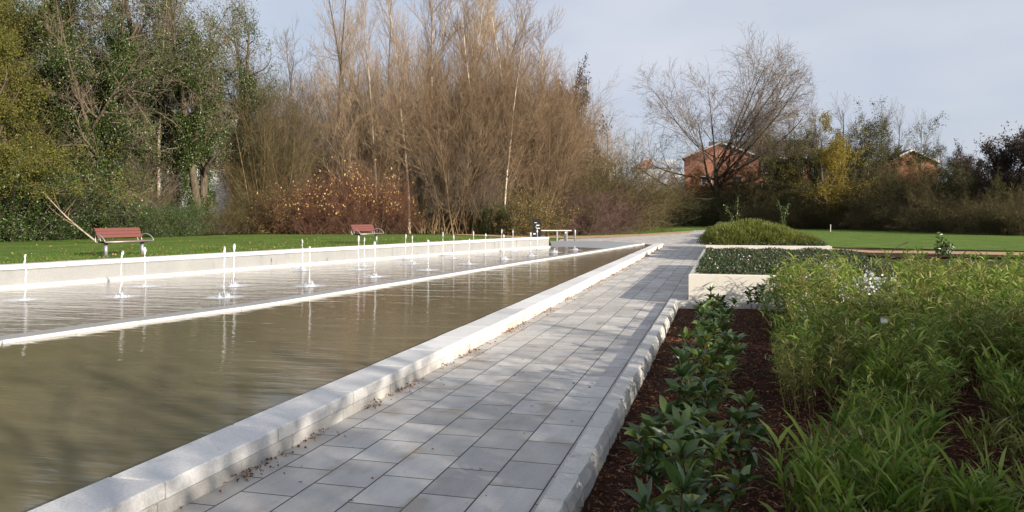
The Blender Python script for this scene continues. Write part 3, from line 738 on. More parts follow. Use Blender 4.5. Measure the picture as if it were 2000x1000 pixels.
row = [(-.22, 3.35), (-.10, 3.95), (-.28, 4.4), (-.06, 4.95), (-.22, 5.6), (-.12, 6.3), (-.20, 7.0), (-.12, 7.8), (-.18, 8.7), (-.10, 9.7), (-.16, 10.7), (-.10, 11.7), (-.15, 12.7), (.48, 13.6)]
rl = ['big-leaved leathery shrub at the bottom edge of the picture beside the kerb', 'second leathery evergreen shrub of the row from the near end', 'third leathery shrub from the near end, leaning to the kerb',
      'fourth leathery shrub from the near end with yellow-green leaves', 'fifth leathery shrub of the row from the near end', 'sixth leathery shrub of the row from the near end', 'seventh leathery shrub of the row from the near end', 'eighth leathery shrub of the row from the near end',
      'ninth leathery shrub of the row from the near end', 'tenth leathery shrub of the row from the near end', 'eleventh leathery shrub of the row from the near end', 'twelfth leathery shrub, second from the cream planter', 'last leathery shrub of the row, right before the cream planter',
      'small leafy shrub standing alone against the front of the cream planter']
for k, (x, y) in enumerate(row):
    put(lp[k % 4], x, y, (1.1 if k < 6 else 1.15 if k < 9 else .95) if k < 13 else .9, rl[k], 'row of leathery evergreen shrubs beside the kerb', 'shrub')
    for o_ in [q_ for q_ in bpy.data.objects if q_.get('label') == rl[k]]: o_.scale = (o_.scale[0] * .8, o_.scale[1] * .8, o_.scale[2] * 1.18)
# white flowers among the bamboo, by the planter
n = 900; kc = rng.integers(0, 26, n); x = (.75 + rng.random(26) * 1.5)[kc]; y = (10.0 + rng.random(26) * 3.6)[kc]; z = (.3 + rng.random(26) * .5)[kc]
V, Q = leaves(np.stack([x, y, z], -1) + rng.normal(size=(n, 3)) * .06, rng.normal(size=(n, 3)), .035, .03); mk('white_flowers', V, Q, M['petal'])['kind'] = 'stuff'
for (px, py, z, lab) in ((1727, 627, .55, 'larger crumpled white card caught among the bamboo leaves'), (1783, 632, .5, 'smaller white card to the right of the crumpled one in the bamboo')):
    x, y, _ = P(px, py, z); o = MB(); w_ = .035 if px < 1750 else .02
    o.add([[-w_, 0, -.02], [w_, .01, -.03], [w_ * 1.1, .0, .03], [-w_ * .8, .02, .035], [0, -.02, .04]], [[0, 1, 2, 3]], [[3, 2, 4]]); o = o.build('plant_label', M['tagwhite']); o.location = (x, y, z); tag(o, lab, 'card')

# ------------------------------------------------------------------ trees
def T2(px, d, zb=None):
    x, y = W(px, d); return x, y
def parts_tree(name, trunk, tmat, twigs=None, wmat=None, foli=None, fmat=None, fname='foliage'):
    e = empty(name); V, Q = trunk; mk('trunk', V, Q, tmat, e, True)
    if twigs is not None: mk('crown', twigs[0], twigs[1], wmat, e)
    if foli is not None: mk(fname, foli[0], foli[1], fmat, e)
    return e
def base_trunk(H, r, S=10, wob=.03, n=1, spread=0., up=.03):
    b = rng.normal(size=(n, 3)) * [spread * .12, spread * .12, 0]; b[:, 2] = -.3
    d = np.stack([rng.normal(size=n) * spread, rng.normal(size=n) * spread, np.ones(n)], -1)
    pp = poly(b, d, np.full(n, H) * (.85 + .2 * rng.random(n)), S, wob, up); pr = r * (np.linspace(1, .16, S + 1)[None] ** .9) * np.ones((n, 1))
    pr[:, 0] *= 1.25
    return pp, pr
def tips(p, n, j, rr=.08): i = rng.integers(0, p.shape[0], n); k = rng.integers(j, p.shape[1], n); return p[i, k] + rng.normal(size=(n, 3)) * rr
# protos (heights 10 unless scaled)
def spreading():                     # the large open bare tree
    pp, pr = base_trunk(3.8, .27, 5, .03, 1)
    C0 = np.array([0, 0, 6.0]); RD = np.array([4.7, 4.7, 4.0])
    nd = lambda p: np.linalg.norm((p - C0) / RD, axis=-1)
    def pull(b_, lim):
        f = np.minimum(1, lim / np.maximum(nd(b_[:, -1]), .01))[:, None, None]; return b_[:, :1] + (b_ - b_[:, :1]) * f
    def keep(b_, r_, lim): m_ = (nd(b_[:, 0]) < lim) & (nd(b_[:, -1]) < lim + .08); return b_[m_], r_[m_]
    l1, r1 = spawn(pp, pr, 19, .42, 1.0, 1.9, 54, .075, .045, 9, .5, .22, .0, .4); l1 = pull(l1, .93)
    l2, r2 = spawn(l1, r1, 12, .2, .97, .46, 40, .02, .06, 7, .5, .3, .3); l2 = pull(l2, .98)
    l3, r3 = spawn(l2, r2, 9, .12, 1, .5, 38, .0, .09, 5, .5, .35, .3, rmin=.006); l3, r3 = keep(l3, r3, 1.0)
    l4, r4 = spawn(l3, r3, 6, .15, 1, .55, 36, .0, .12, 4, .6, .6, .2, rmin=.0055); l4, r4 = keep(l4, r4, 1.03)
    return parts_tree('bare_tree', cat([tubes(pp, pr, 9), tubes(l1, r1, 6)]), M['bark_dark'], cat([tubes(l2, r2, 4), tubes(l3, r3), tubes(l4, r4)]), M['tw_tan'])
def upright(bark, tw, K=26, H=14., lean=.02, tm=.35, ang=38, dens=6):
    pp, pr = base_trunk(H, .125, 12, lean, 1)
    l1, r1 = spawn(pp, pr, K, tm, .99, .30, ang, .10, .06, 6, .38, .25, .55)
    l2, r2 = spawn(l1, r1, 9, .15, 1, .5, 32, .08, .10, 5, .5, .3, .3, rmin=.007)
    l3, r3 = spawn(l2, r2, dens, .15, 1, .55, 28, .06, .12, 4, .6, .5, .3, rmin=.006)
    return parts_tree('bare_tree', tubes(pp, pr, 8), bark, cat([tubes(l1, r1, 4), tubes(l2, r2), tubes(l3, r3)]), tw)
def ivy_tree(nl, H=13., ivyt=.8):
    pp, pr = base_trunk(H, .30, 11, .045, 2, .10)
    l1, r1 = spawn(pp, pr, 15, .22, .98, .38, 55, .03, .11, 7, .42, .25, .35)
    l2, r2 = spawn(l1, r1, 8, .15, 1, .5, 42, .02, .15, 5, .5, .3, .3)
    l3, r3 = spawn(l2, r2, 7, .15, 1, .55, 38, .0, .18, 4, .55, .5, .3, rmin=.007)
    a = tips(pp[:, :9], nl // 2, 0, .33); b = tips(l1[:, :5], nl // 3, 0, .30); c = tips(l2, nl // 5, 0, .25)
    ctr = np.concatenate([a, b, c]); keep = (np.sin(ctr[:, 0] * 2.3) + np.sin(ctr[:, 1] * 2.1 + 1) + np.sin(ctr[:, 2] * 1.7)) > -.55
    ctr = ctr[keep]; ctr[:, 2] = np.abs(ctr[:, 2])
    return parts_tree('ivy_clad_tree', cat([tubes(pp, pr, 8), tubes(l1, r1, 5)]), M['bark_grey'], cat([tubes(l2, r2, 3), tubes(l3, r3)]), M['tw_grey'],
                      leaves(ctr, rng.normal(size=ctr.shape) + [0, 0, -.5], .07 + rng.random(len(ctr)) * .07, .05 + rng.random(len(ctr)) * .03), M['ivy'], 'ivy')
def fan(n=60, H=9.5, spread=.33, tw=None, name='multi_stem_tree'):
    b = rng.normal(size=(n, 3)) * [.7, .7, 0]; b[:, 2] = -.2
    d = np.stack([rng.normal(size=n) * spread, rng.normal(size=n) * spread, np.ones(n)], -1)
    pp = poly(b, d, H * (.7 + .35 * rng.random(n)), 8, .035, .0); pr = (.022 + .03 * rng.random(n))[:, None] * np.linspace(1, .2, 9)[None]
    l1, r1 = spawn(pp, pr, 10, .2, 1, .28, 27, .05, .04, 5, .55, .3, .3)
    l2, r2 = spawn(l1, r1, 7, .1, 1, .55, 28, .05, .06, 4, .6, .45, .3, rmin=.006)
    l3, r3 = spawn(l2, r2, 5, .1, 1, .6, 30, .03, .07, 3, .8, .6, .3, rmin=.005)
    return parts_tree(name, tubes(pp, pr, 5), M['bark_tan'], cat([tubes(l1, r1), tubes(l2, r2), tubes(l3, r3)]), tw)
def scrub(H=4.0, n=46, spread=.75, tw=None, nl=0, fm=None, lsz=.06, name='bare_shrub', topbias=False):
    b = rng.normal(size=(n, 3)) * [.9, .9, 0]; b[:, 2] = -.1
    d = np.stack([rng.normal(size=n) * spread, rng.normal(size=n) * spread, np.ones(n)], -1)
    pp = poly(b, d, H * (.7 + .4 * rng.random(n)), 6, .08, -.015); pr = (.016 + .014 * rng.random(n))[:, None] * np.linspace(1, .25, 7)[None]
    l1, r1 = spawn(pp, pr, 9, .12, 1, .42, 40, .03, .12, 5, .6, .35, .2)
    l2, r2 = spawn(l1, r1, 7, .1, 1, .5, 38, .03, .15, 4, .65, .5, .2, rmin=.006)
    l3, r3 = spawn(l2, r2, 4, .1, 1, .6, 36, .02, .15, 3, .8, .6, .2, rmin=.0055)
    fo = None
    if nl:
        c = np.concatenate([tips(l3, nl // 2, 0, .05), tips(l2, nl - nl // 2, 0, .08)]); c[:, 2] = np.abs(c[:, 2])
        if topbias: c = c[(rng.random(nl) < sstep((c[:, 2] / H - .25) / .4)) & (np.sin(c[:, 0] * 2 + c[:, 1]) > -.5)]; nl = len(c)
        fo = leaves(c, rng.normal(size=c.shape) + [0, 0, -.3], lsz * (.7 + .7 * rng.random(nl)), lsz * .6)
    for q in (pp, l1, l2, l3): q[..., 2] = np.maximum(q[..., 2], -.1 + 0 * q[..., 2])
    return parts_tree(name, tubes(pp, pr, 4), M['bark_grey'], cat([tubes(l1, r1), tubes(l2, r2), tubes(l3, r3)]), tw, fo, fm)
def leafy(H, bark, tw, fm, nl, lsz, W_=.5, name='leafy_tree', n=2, ang=48, up=.05):
    pp, pr = base_trunk(H * .85, .13 * H / 8, 9, .05, n, .16)
    l1, r1 = spawn(pp, pr, 18, .10, .98, W_, ang, up, .10, 6, .4, .25, .45)
    l2, r2 = spawn(l1, r1, 8, .12, 1, .5, 40, .03, .14, 4, .5, .3, .3)
    l3, r3 = spawn(l2, r2, 5, .12, 1, .55, 38, .02, .16, 3, .55, .5, .3, rmin=.007)
    c = np.concatenate([tips(l3, int(nl * .6), 0, .10), tips(l2, nl - int(nl * .6), 0, .16)]); c[:, 2] = np.abs(c[:, 2])
    keep = (np.sin(c[:, 0] * 2.9 + 2) + np.sin(c[:, 1] * 2.5) + np.sin(c[:, 2] * 2.6 + 1)) > -.9; c = c[keep]
    return parts_tree(name, cat([tubes(pp, pr, 8), tubes(l1, r1, 4)]), bark, cat([tubes(l2, r2), tubes(l3, r3)]), tw,
                      leaves(c, rng.normal(size=c.shape) + [0, 0, -.4], lsz * (.6 + .8 * rng.random(len(c))), lsz * .55), fm)
def evergreen(H=3.5, nl=36000):
    e = empty('evergreen_shrub'); K = 90
    b = rng.normal(size=(K, 3)) * [.7, .7, 0]; b[:, 2] = -.05
    pp = poly(b, np.stack([rng.normal(size=K) * .5, rng.normal(size=K) * .5, np.ones(K)], -1), H * (.5 + .5 * rng.random(K)), 6, .12, 0.)
    l1, r1 = spawn(pp, np.full((K, 7), .02), 9, .0, 1, .35, 55, 0., .15, 4, .5)
    mk('stems', *cat([tubes(pp, np.full((K, 7), .018), 4), tubes(l1, r1)]), M['bark_dark'], e)
    c = tips(l1, nl, 0, .14); c[:, 2] = np.abs(c[:, 2]); keep = (np.sin(c[:, 0] * 3.3) + np.sin(c[:, 1] * 3.1 + 1) + np.sin(c[:, 2] * 3.7)) > -1.0; c = c[keep]
    mk('foliage', *leaves(c, rng.normal(size=c.shape) + [0, 0, -.2], .05 + .06 * rng.random(len(c)), .035), M['laurel'], e); return e
SEED = {}
PRF = {
 'big': lambda: (spreading(), 10.0), 'birch': lambda: (upright(M['bark_birch'], M['tw_tan'], 36, 14, .045, .25, 38, 7), 14.0), 'birch2': lambda: (upright(M['bark_birch'], M['tw_rust'], 40, 14, .05, .2, 34, 7), 14.0),
 'poplar': lambda: (upright(M['bark_grey'], M['tw_tan'], 30, 14, .015, .25, 48, 5), 14.0), 'thin': lambda: (upright(M['bark_grey'], M['tw_grey'], 20, 14, .03, .3, 36, 5), 14.0),
 'ivy': lambda: (ivy_tree(56000), 13.0), 'ivy2': lambda: (ivy_tree(76000, 12.), 12.0),
 'fan': lambda: (fan(64, 9.5, .30, M['tw_rust']), 9.8), 'fan2': lambda: (fan(56, 9.0, .36, M['tw_tan']), 9.3), 'fang': lambda: (fan(50, 8.5, .40, M['tw_olive']), 8.6),
 'scrub': lambda: (scrub(4., 46, .75, M['tw_grey']), 3.9), 'scrubr': lambda: (scrub(3.2, 60, .8, M['tw_red'], 1500, M['paleyellow'], .15, 'dogwood_shrub', True), 3.1), 'scrubp': lambda: (scrub(3.4, 50, .75, M['tw_purple']), 3.3),
 'scrubo': lambda: (scrub(4.2, 44, .7, M['tw_olive'], 3800, M['olive'], .07), 4.0), 'scruby': lambda: (scrub(3.0, 40, .8, M['tw_olive'], 2600, M['yelgreen'], .07), 2.9),
 'yel': lambda: (leafy(11., M['bark_grey'], M['tw_olive'], M['yelgreen'], 90000, .09, .42, 'yellow_green_tree', 3), 11.0),
 'gold': lambda: (leafy(8., M['bark_grey'], M['tw_olive'], M['gold'], 24000, .10, .36, 'golden_tree', 2, 38, .08), 8.0),
 'olive': lambda: (leafy(8., M['bark_grey'], M['tw_olive'], M['olive'], 30000, .11, .48, 'olive_tree', 3), 8.0),
 'rusty': lambda: (leafy(6., M['bark_grey'], M['tw_rust'], M['rusty'], 15000, .10, .46, 'rusty_tree', 3), 6.0),
 'dark': lambda: (leafy(7., M['bark_dark'], M['tw_purple'], M['darkpurple'], 34000, .13, .62, 'dark_tree', 2, 55), 7.2),
 'ever': lambda: (evergreen(), 3.3),
}
PR = {}
for i_, (k_, f_) in enumerate(PRF.items()):
    rng = np.random.default_rng(500 + i_ * 13 + SEED.get(k_, 0)); PR[k_] = f_()
rng = np.random.default_rng(77); random.seed(21)
def real_h(e, pc=99.7):
    zs = []
    for ch in e.children:
        a = np.empty(len(ch.data.vertices) * 3, np.float32); ch.data.vertices.foreach_get('co', a); zs.append(a.reshape(-1, 3)[:, 2])
    return float(np.percentile(np.concatenate(zs), pc))
PR = {k: (v[0], real_h(v[0], 98.5 if k in ('dark', 'gold', 'olive', 'rusty', 'scrub', 'scrubo', 'scrubp', 'scrubr', 'scruby') else 99.6)) for k, v in PR.items()}
first_use = {}
def tree(kind, px, d, ytop, label, wide=1.0, tw=None, fm=None, cat_='tree', group=None, rz=None, z=None):
    pr, h0 = PR[kind]; x, y = W(px, d); zb = zl(x, y) if (x < -2.2) else GZ
    if z is not None: zb = z
    o = copy_tree(pr) if kind in first_use else pr; first_use[kind] = 1
    s = HT(ytop, d, zb) / h0; o.location = (x, y, zb); o.scale = (s * wide, s * wide, s); o.rotation_euler = (0, 0, random.random() * 6.28 if rz is None else rz)
    for nm, m_ in (('crown', tw), ('foliage', fm)):
        if m_ is None: continue
        for ch in o.children:
            if ch.name.split('.')[0] == nm and len(ch.material_slots): ch.material_slots[0].link = 'OBJECT'; ch.material_slots[0].material = m_
    for k in ('label', 'category', 'group'):
        if k in o: del o[k]
    tag(o, label, cat_, group); return o
GL = 'woodland trees behind the pool lawn'
# --- left wood, front to back
tree('yel', -30, 31, -60, 'dense yellow-green leafy tree filling the left edge', 1.0, group=GL)
tree('yel', 20, 37, -110, 'yellow-green tree behind the one on the left edge', .8, group=GL)
for k, (px, d, yt, lab, wd) in enumerate([(60, 33.5, 340, 'glossy evergreen shrub at far left', 1.1), (-10, 32, 310, 'evergreen shrub cut by the left edge', 1.1), (115, 37, 290, 'taller evergreen shrub at the back left', .9),
        (262, 36.5, 385, 'dark evergreen shrub behind the nearer bench', .9), (330, 38, 395, 'low evergreen shrub right of the nearer bench', 1.0), (205, 41, 300, 'taller evergreen shrub behind the nearer bench back', .8), (372, 40.5, 390, 'ivy-green shrub below the gap in the left wood', .6),
        (975, 55, 392, 'evergreen shrub left of the black sign', .9), (1345, 108, 385, 'evergreen bush below the large bare tree', 1.2), (1400, 110, 372, 'evergreen bush beside the brick gable house', 1.1)]):
    tree('ever', px, d, yt, lab, wd, cat_='shrub', group='evergreen shrubs under the trees')
for k, (kd, px, d, yt, lab, wd) in enumerate([
    ('ivy2', 120, 38, -60, 'ivy-clad tree nearest the left edge', .9), ('ivy', 205, 38, -110, 'tall ivy-clad tree above the nearer bench', .8), ('ivy', 300, 43, -120, 'ivy-clad tree right of the nearer bench', .85),
    ('ivy2', 392, 43, -40, 'ivy-clad tree in front of the pale building', .8), ('ivy', 70, 45, -90, 'ivy-clad tree deep in the wood at left', 1.0), ('ivy', 225, 52, -30, 'ivy-clad tree deep in the wood behind the bench', .5),
    ('ivy', 470, 50, 0, 'ivy-clad tree left of the brown thicket', .8)]):
    tree(kd, px, d, yt, lab, wd, group=GL)
tree('birch', 312, 42, -200, 'birch with peeling pale trunk in the left wood', .7, group=GL, tw=M['tw_grey'])
for (kd, px, d, yt, lab, wd, tw) in [('fang', 150, 37, 330, 'grey-brown twiggy bush behind the pale branch', 1.0, 'tw_grey'), ('fang', 240, 40, 300, 'grey twiggy bush behind the nearer bench', 1.0, 'tw_grey'), ('fang', 305, 42, 375, 'olive twiggy bush right of the nearer bench', 1.0, 'tw_olive'),
    ('fang', 335, 45, 130, 'grey-brown many-stemmed tree in the left wood', .3, 'tw_grey'), ('fang', 180, 46, 100, 'grey-brown many-stemmed tree behind the ivy', .8, 'tw_grey'),
    ('fang', 535, 48, 175, 'olive-brown many-stemmed tree at the thicket left end', .8, 'tw_olive'), ('fang', 560, 53, 140, 'brown many-stemmed tree in the thicket', 1.0, 'tw_grey'), ('fang', 110, 40, 200, 'grey-brown many-stemmed tree at the back left', .8, 'tw_grey')]:
    tree(kd, px, d, yt, lab, wd, group=GL, tw=M[tw])
for k, (kd, px, d, yt, tw, lab, wd) in enumerate([
    ('poplar', 655, 62, -90, 'tw_tan', 'tall straight bare tree left of the birches', .8), ('poplar', 697, 64, -120, 'tw_tan', 'tall straight bare tree second right of the gap in the sky', .8), ('birch', 735, 53.5, -60, 'tw_tan', 'slim birch leaning above the fan of brown stems', .55),
    ('birch', 800, 54, -140, 'tw_tan', 'tall white-stemmed birch above the fan of stems', .6), ('birch2', 850, 60, -110, 'tw_tan', 'white-stemmed birch in the middle of the clump', .7), ('birch', 900, 58, -100, 'tw_tan', 'birch with pale stem right of the middle', .7),
    ('birch2', 945, 58, -60, 'tw_rust', 'birch with tan twigs right of the middle one', .75), ('birch', 985, 55, -10, 'tw_rust', 'white-stemmed birch standing in front at the right of the clump', .6), ('birch2', 1015, 66, 10, 'tw_rust', 'rust-brown birch at the right edge of the clump', .8), ('birch2', 1000, 62, -80, 'tw_tan', 'tall fine-twigged birch at the right end of the skyline', .8), ('birch2', 1032, 64, 0, 'tw_rust', 'fine rust-twigged birch at the right skyline edge', .8), ('birch', 690, 68, 0, 'tw_tan', 'pale birch between the two straight bare trees', .8),
    ('birch2', 880, 70, -90, 'tw_tan', 'farthest birch behind the brown clump', .9), ('poplar', 545, 68, 60, 'tw_grey', 'grey bare tree below the gap in the sky', .9), ('poplar', 500, 58, -10, 'tw_grey', 'grey bare tree right of the ivy-clad trees', .9),
    ('thin', 40, 52, -80, 'tw_grey', 'thin bare tree at the back left', 1.0), ('birch', 930, 66, -60, 'tw_tan', 'slender pale birch deep in the clump', .7),
    ('thin', 340, 60, -60, 'tw_tan', 'thin tan-twigged tree behind the pale birch', 1.0), ('birch2', 960, 70, -40, 'tw_rust', 'birch behind the one standing in front', .85), ('birch2', 800, 68, -60, 'tw_tan', 'birch behind the tall white-stemmed one', .8), ('poplar', 755, 66, -80, 'tw_tan', 'thin straight bare tree between the leaning birch and the clump', .6)]):
    tree(kd, px, d, yt, lab, wd, tw=M[tw], group=GL)
for (kd, px, d, yt, lab, wd, tw) in [('fan', 870, 56, 105, 'fan of tall brown stems in the middle of the clump', 1.0, None), ('fan', 950, 58, 100, 'brown many-stemmed tree right of the middle fan', .95, None),
    ('fan2', 720, 55, 125, 'tan many-stemmed tree above the yellow-leaved dogwood', 1.0, None), ('fan2', 800, 61, 95, 'tan many-stemmed tree behind the middle fan', 1.0, None), ('fan', 1010, 62, 130, 'brown many-stemmed tree at the right end of the clump', .85, None),
    ('fang', 640, 56, 215, 'olive-brown many-stemmed tree behind the dogwood', 1.0, None), ('fang', 590, 60, 160, 'olive-brown tree behind the thicket', 1.0, None), ('fan', 1050, 64, 150, 'rust-brown many-stemmed tree at the clump shoulder', .7, None), ('fan', 1048, 60, 118, 'brown many-stemmed tree at the right edge of the clump', .7, None), ('fan', 1085, 68, 190, 'rust-brown tree before the hidden brick house', .75, None), ('fang', 830, 55, 250, 'dark olive stems at the foot of the clump', .9, None), ('fang', 930, 55.5, 270, 'dark olive stems right of the clump foot', .9, None)]:
    tree(kd, px, d, yt, lab, wd, cat_='tree', group=GL, tw=M[tw] if tw else None)
for (kd, px, d, yt, lab, wd, tw, fm) in [
    ('scrubr', 606, 44.5, 360, 'dark red dogwood with few pale leaves, left one', .82, None, None), ('scrubr', 690, 46, 336, 'dark red dogwood covered in pale yellow leaves, middle one', .68, None, None), ('scrubr', 752, 47.5, 356, 'dark red dogwood with pale leaves, right one', .66, None, None),
    ('scrub', 430, 43, 400, 'grey bare shrub below the pale building', .9, 'tw_olive', None), ('scrub', 500, 45, 360, 'brown bare shrub left of the dogwoods', .9, 'tw_olive', None), ('scruby', 548, 45, 375, 'brown shrub with scattered yellow leaves left of the dogwoods', .8, None, M['paleyellow']),
    ('scruby', 1000, 54, 380, 'shrub with yellow-green leaves behind the black sign', .9, None, None), ('scruby', 1060, 56, 378, 'sparse yellow-leaved shrub behind the backless bench', .9, None, None),
    ('scrubp', 1140, 62, 372, 'purple-brown bare shrub behind the bollard', .85, None, None), ('scrubp', 1185, 67, 372, 'purple-brown shrub at the corner of the lawn', .85, None, None), ('scrub', 1100, 66, 300, 'tall grey-brown bare shrub behind the purple ones', .85, None, None),
    ('scrub', 1170, 74, 290, 'wide grey-brown shrub with arching branches', .95, None, None), ('scrub', 1222, 84, 340, 'grey-brown domed shrub left of the salmon roof', .9, None, None), ('scrub', 1275, 100, 352, 'grey-brown domed shrub at the edge of the far lawn', .9, None, None), ('scrubo', 1290, 116, 372, 'olive bush at the back corner of the far lawn', 1.0, None, None),
    ('scrubo', 930, 57, 385, 'olive scrub at the foot of the fan of stems', .9, None, None), ('scrubo', 860, 57, 385, 'dark olive scrub at the foot of the brown clump', .9, None, None), ('scrubo', 790, 56, 350, 'dark olive scrub behind the right dogwood', .8, None, None), ('scrubo', 700, 56, 320, 'olive scrub behind the dogwoods', 1.0, None, None)]:
    tree(kd, px, d, yt, lab, wd, tw=M[tw] if tw else None, fm=fm, cat_='shrub', group='shrubs along the wood edge')
tree('thin', 1130, 84, 195, 'pale bare tree right of the brown clump', 1.3, tw=M['tw_tan']); tree('big', 1185, 90, 210, 'pale bare tree with arching twigs left of the salmon roof', .7, tw=M['tw_tan'])
tree('thin', 1222, 110, 268, 'small pale bare tree behind the domed shrubs', 1.4, tw=M['tw_grey']); tree('dark', 1080, 74, 165, 'dark-leaved crown at the right shoulder of the clump', .45, cat_='tree')
# --- right-hand belt
tree('big', 1405, 112, 78, 'large spreading bare tree standing before the brick gable house', .95, tw=M['tw_bare'], rz=1.1)
tree('big', 1530, 108, 195, 'smaller spreading bare tree right of the largest one', .55, tw=M['tw_bare'])
for (kd, px, d, yt, lab, wd, tw) in [
    ('thin', 1605, 98, 170, 'bare tree above the golden tree', 1.0, 'tw_grey'), ('thin', 1560, 102, 205, 'bare tree left of the golden tree', 1.2, 'tw_grey'), ('thin', 1650, 100, 185, 'bare tree right of the golden tree', 1.2, 'tw_grey'), ('thin', 1715, 98, 190, 'bare tree above the middle of the right hedge', 1.2, 'tw_grey'),
    ('thin', 1755, 104, 205, 'bare tree left of the smaller brick gable', 1.1, 'tw_grey'), ('thin', 1800, 100, 215, 'thin bare tree above the smaller brick gable', .9, 'tw_grey'), ('thin', 1845, 96, 255, 'low bare tree right of the smaller brick gable', 1.0, 'tw_grey'), ('thin', 1690, 110, 225, 'farther bare tree in the right hedge', 1.2, 'tw_grey')]:
    tree(kd, px, d, yt, lab, wd, tw=M[tw], group='bare trees rising above the right hedge')
for (kd, px, d, yt, lab, wd) in [
    ('gold', 1622, 87, 243, 'golden yellow tree in the right-hand belt', 1.15), ('rusty', 1438, 111, 318, 'rust-leaved tree in front of the large brick gable', 1.0), ('rusty', 1790, 92, 325, 'rust-tinted tree before the smaller brick gable', .9), ('olive', 1400, 118, 335, 'olive tree under the large bare tree', 1.0), ('olive', 1470, 112, 335, 'olive tree at the corner of the large brick house', 1.0), ('rusty', 1348, 114, 332, 'rust-tinted bush left of the large brick gable', .9),
    ('olive', 1545, 98, 262, 'olive tree between the house and the golden tree', .9), ('olive', 1692, 92, 245, 'olive tree right of the golden tree', .9), ('olive', 1735, 97, 240, 'tall olive tree left of the smaller gable', .8), ('olive', 1660, 98, 243, 'olive tree behind the golden tree', .9),
    ('olive', 1585, 98, 262, 'olive tree left behind the golden tree', .9), ('olive', 1510, 100, 355, 'low olive tree before the bay window', 1.0), ('olive', 1880, 80, 320, 'dark olive tree left of the broad dark one', 1.0), ('olive', 1960, 66, 350, 'olive bush in front of the broad dark tree', 1.0), ('olive', 1850, 76, 330, 'broad olive bush at the right end of the hedge', 1.0), ('olive', 1910, 74, 335, 'broad olive bush below the dark tree', 1.0),
    ('olive', 1762, 84, 345, 'low olive bush in the right hedge', 1.0), ('olive', 1660, 86, 350, 'low olive bush below the golden tree', 1.0), ('olive', 1560, 92, 350, 'low olive bush left of the golden tree', 1.0), ('olive', 1820, 90, 338, 'olive bush under the smaller gable', .9),
    ('dark', 1950, 72, 262, 'dark purple-brown broad tree near the right edge', .95), ('dark', 2030, 70, 270, 'dark tree cut by the right edge', .95), ('dark', 1905, 84, 300, 'dark bushy tree left of the broad dark one', .6)]:
    tree(kd, px, d, yt, lab, wd, group='leafy trees in the right-hand belt')
def beltd(px): return np.interp(px, [1300, 1420, 1450, 1600, 1900, 2100], [118, 114, 98, 90, 68, 60])
for k in range(15):
    px = 1308 + k * 52 + random.uniform(-12, 12)
    tree('scrubo', px, beltd(px) - random.uniform(0, 3), 385 + random.uniform(-14, 12), 'dark olive scrub bush closing the foot of the right-hand belt', 1.1, cat_='shrub', group='scrub at the foot of the right-hand belt', tw=M['tw_olive'], fm=M[random.choice(('olive', 'olive', 'ivy'))])
for k in range(12):
    px = 1335 + k * 62; tree('scrubo', px, beltd(px) + 10, (365 if px < 1500 else 345) + random.uniform(-12, 12), 'back row olive scrub bush behind the right-hand belt', 1.3, cat_='shrub', group='back row of scrub in the right-hand belt')
for k in range(9):
    px = 20 + k * 62
    if 240 < px < 520: continue
    tree('scrubo', px, 56 + random.uniform(0, 6), (300 if k < 3 else 360) + random.uniform(-20, 20), 'undergrowth bush deep in the left wood', 1.1, cat_='shrub', group='undergrowth deep in the left wood')
tree('thin', 470, 58, -40, 'thin grey tree reaching the top of the picture at the edge of the sky gap', .9, tw=M['tw_grey'], group=GL); tree('poplar', 590, 66, 40, 'slight bare tree standing in the sky gap', .7, tw=M['tw_grey'], group=GL)
for k, (x, y, h, w_) in enumerate([(10.2, 3.2, 3.6, 1.), (11.2, 1.4, 4.6, 1.), (10.6, -.6, 5.4, 1.), (11.8, -2.8, 5.8, 1.), (11.0, -5.0, 6.0, 1.), (12.4, -7.2, 6.2, 1.), (13.5, .2, 6.0, .9)]):  # out-of-view hedge added to throw shade over the near path and bed
    pr, h0 = PR['ever']; o = copy_tree(pr); o.location = (x, y, GZ); q = h / h0; o.scale = (q * w_, q * w_, q); o.rotation_euler = (0, 0, k * 1.3)
    for kk in ('label', 'category', 'group'):
        if kk in o: del o[kk]
    tag(o, 'unseen evergreen hedge shrub added right of the bark bed for its shade', 'shrub', 'unseen hedge added right of the bark bed')
# small things
def sapling(px, d, yt, lab, name='young_sapling'):
    x, y = W(px, d); h = HT(yt, d, GZ); e = empty(name, (x, y, GZ), 0, lab, 'sapling')
    pp = poly(np.zeros((2, 3)), np.array([[.03, 0, 1.], [-.06, 0, 1]]), np.array([h, h * .8]), 8, .04, 0)
    mk('stem', *tubes(pp, np.full((2, 9), .012), 4), M['cane'], e); c = tips(pp, 260, 2, .14)
    mk('leaves', *leaves(c, rng.normal(size=c.shape) + [0, 0, -.6], .16, .07), M['laurel'], e)
sapling(1438, 70, 385, 'bright green young sapling at the left in front of the right-hand belt'); sapling(1530, 76, 388, 'small green sapling right of the shrub mound planter')
sapling(1845, 31, 466, 'lone leafy weed between the sandy path and the lawn')
x, y = W(1622, 74); o = MB().tube([(0, 0, -.1), (.01, 0, .7), (.0, 0, .74)], [.035, .035, .02], 8).build('marker_post', M['whitepaint']); o.location = (x, y, GZ); tag(o, 'thin white marker post at the edge of the right lawn', 'post')
a = np.array(P(1738, 492, 0)); o = MB().tube(resample([a - [0, 0, .1], a + [.12, 0, .08], a + [.5, .1, .32], a + [.72, .1, .42]], .2), [.018] * len(resample([a - [0, 0, .1], a + [.12, 0, .08], a + [.5, .1, .32], a + [.72, .1, .42]], .2)), 5).build('dead_stick', M['bark_dark']); tag(o, 'dark bare stick poking out of the soil strip at right', 'stick')
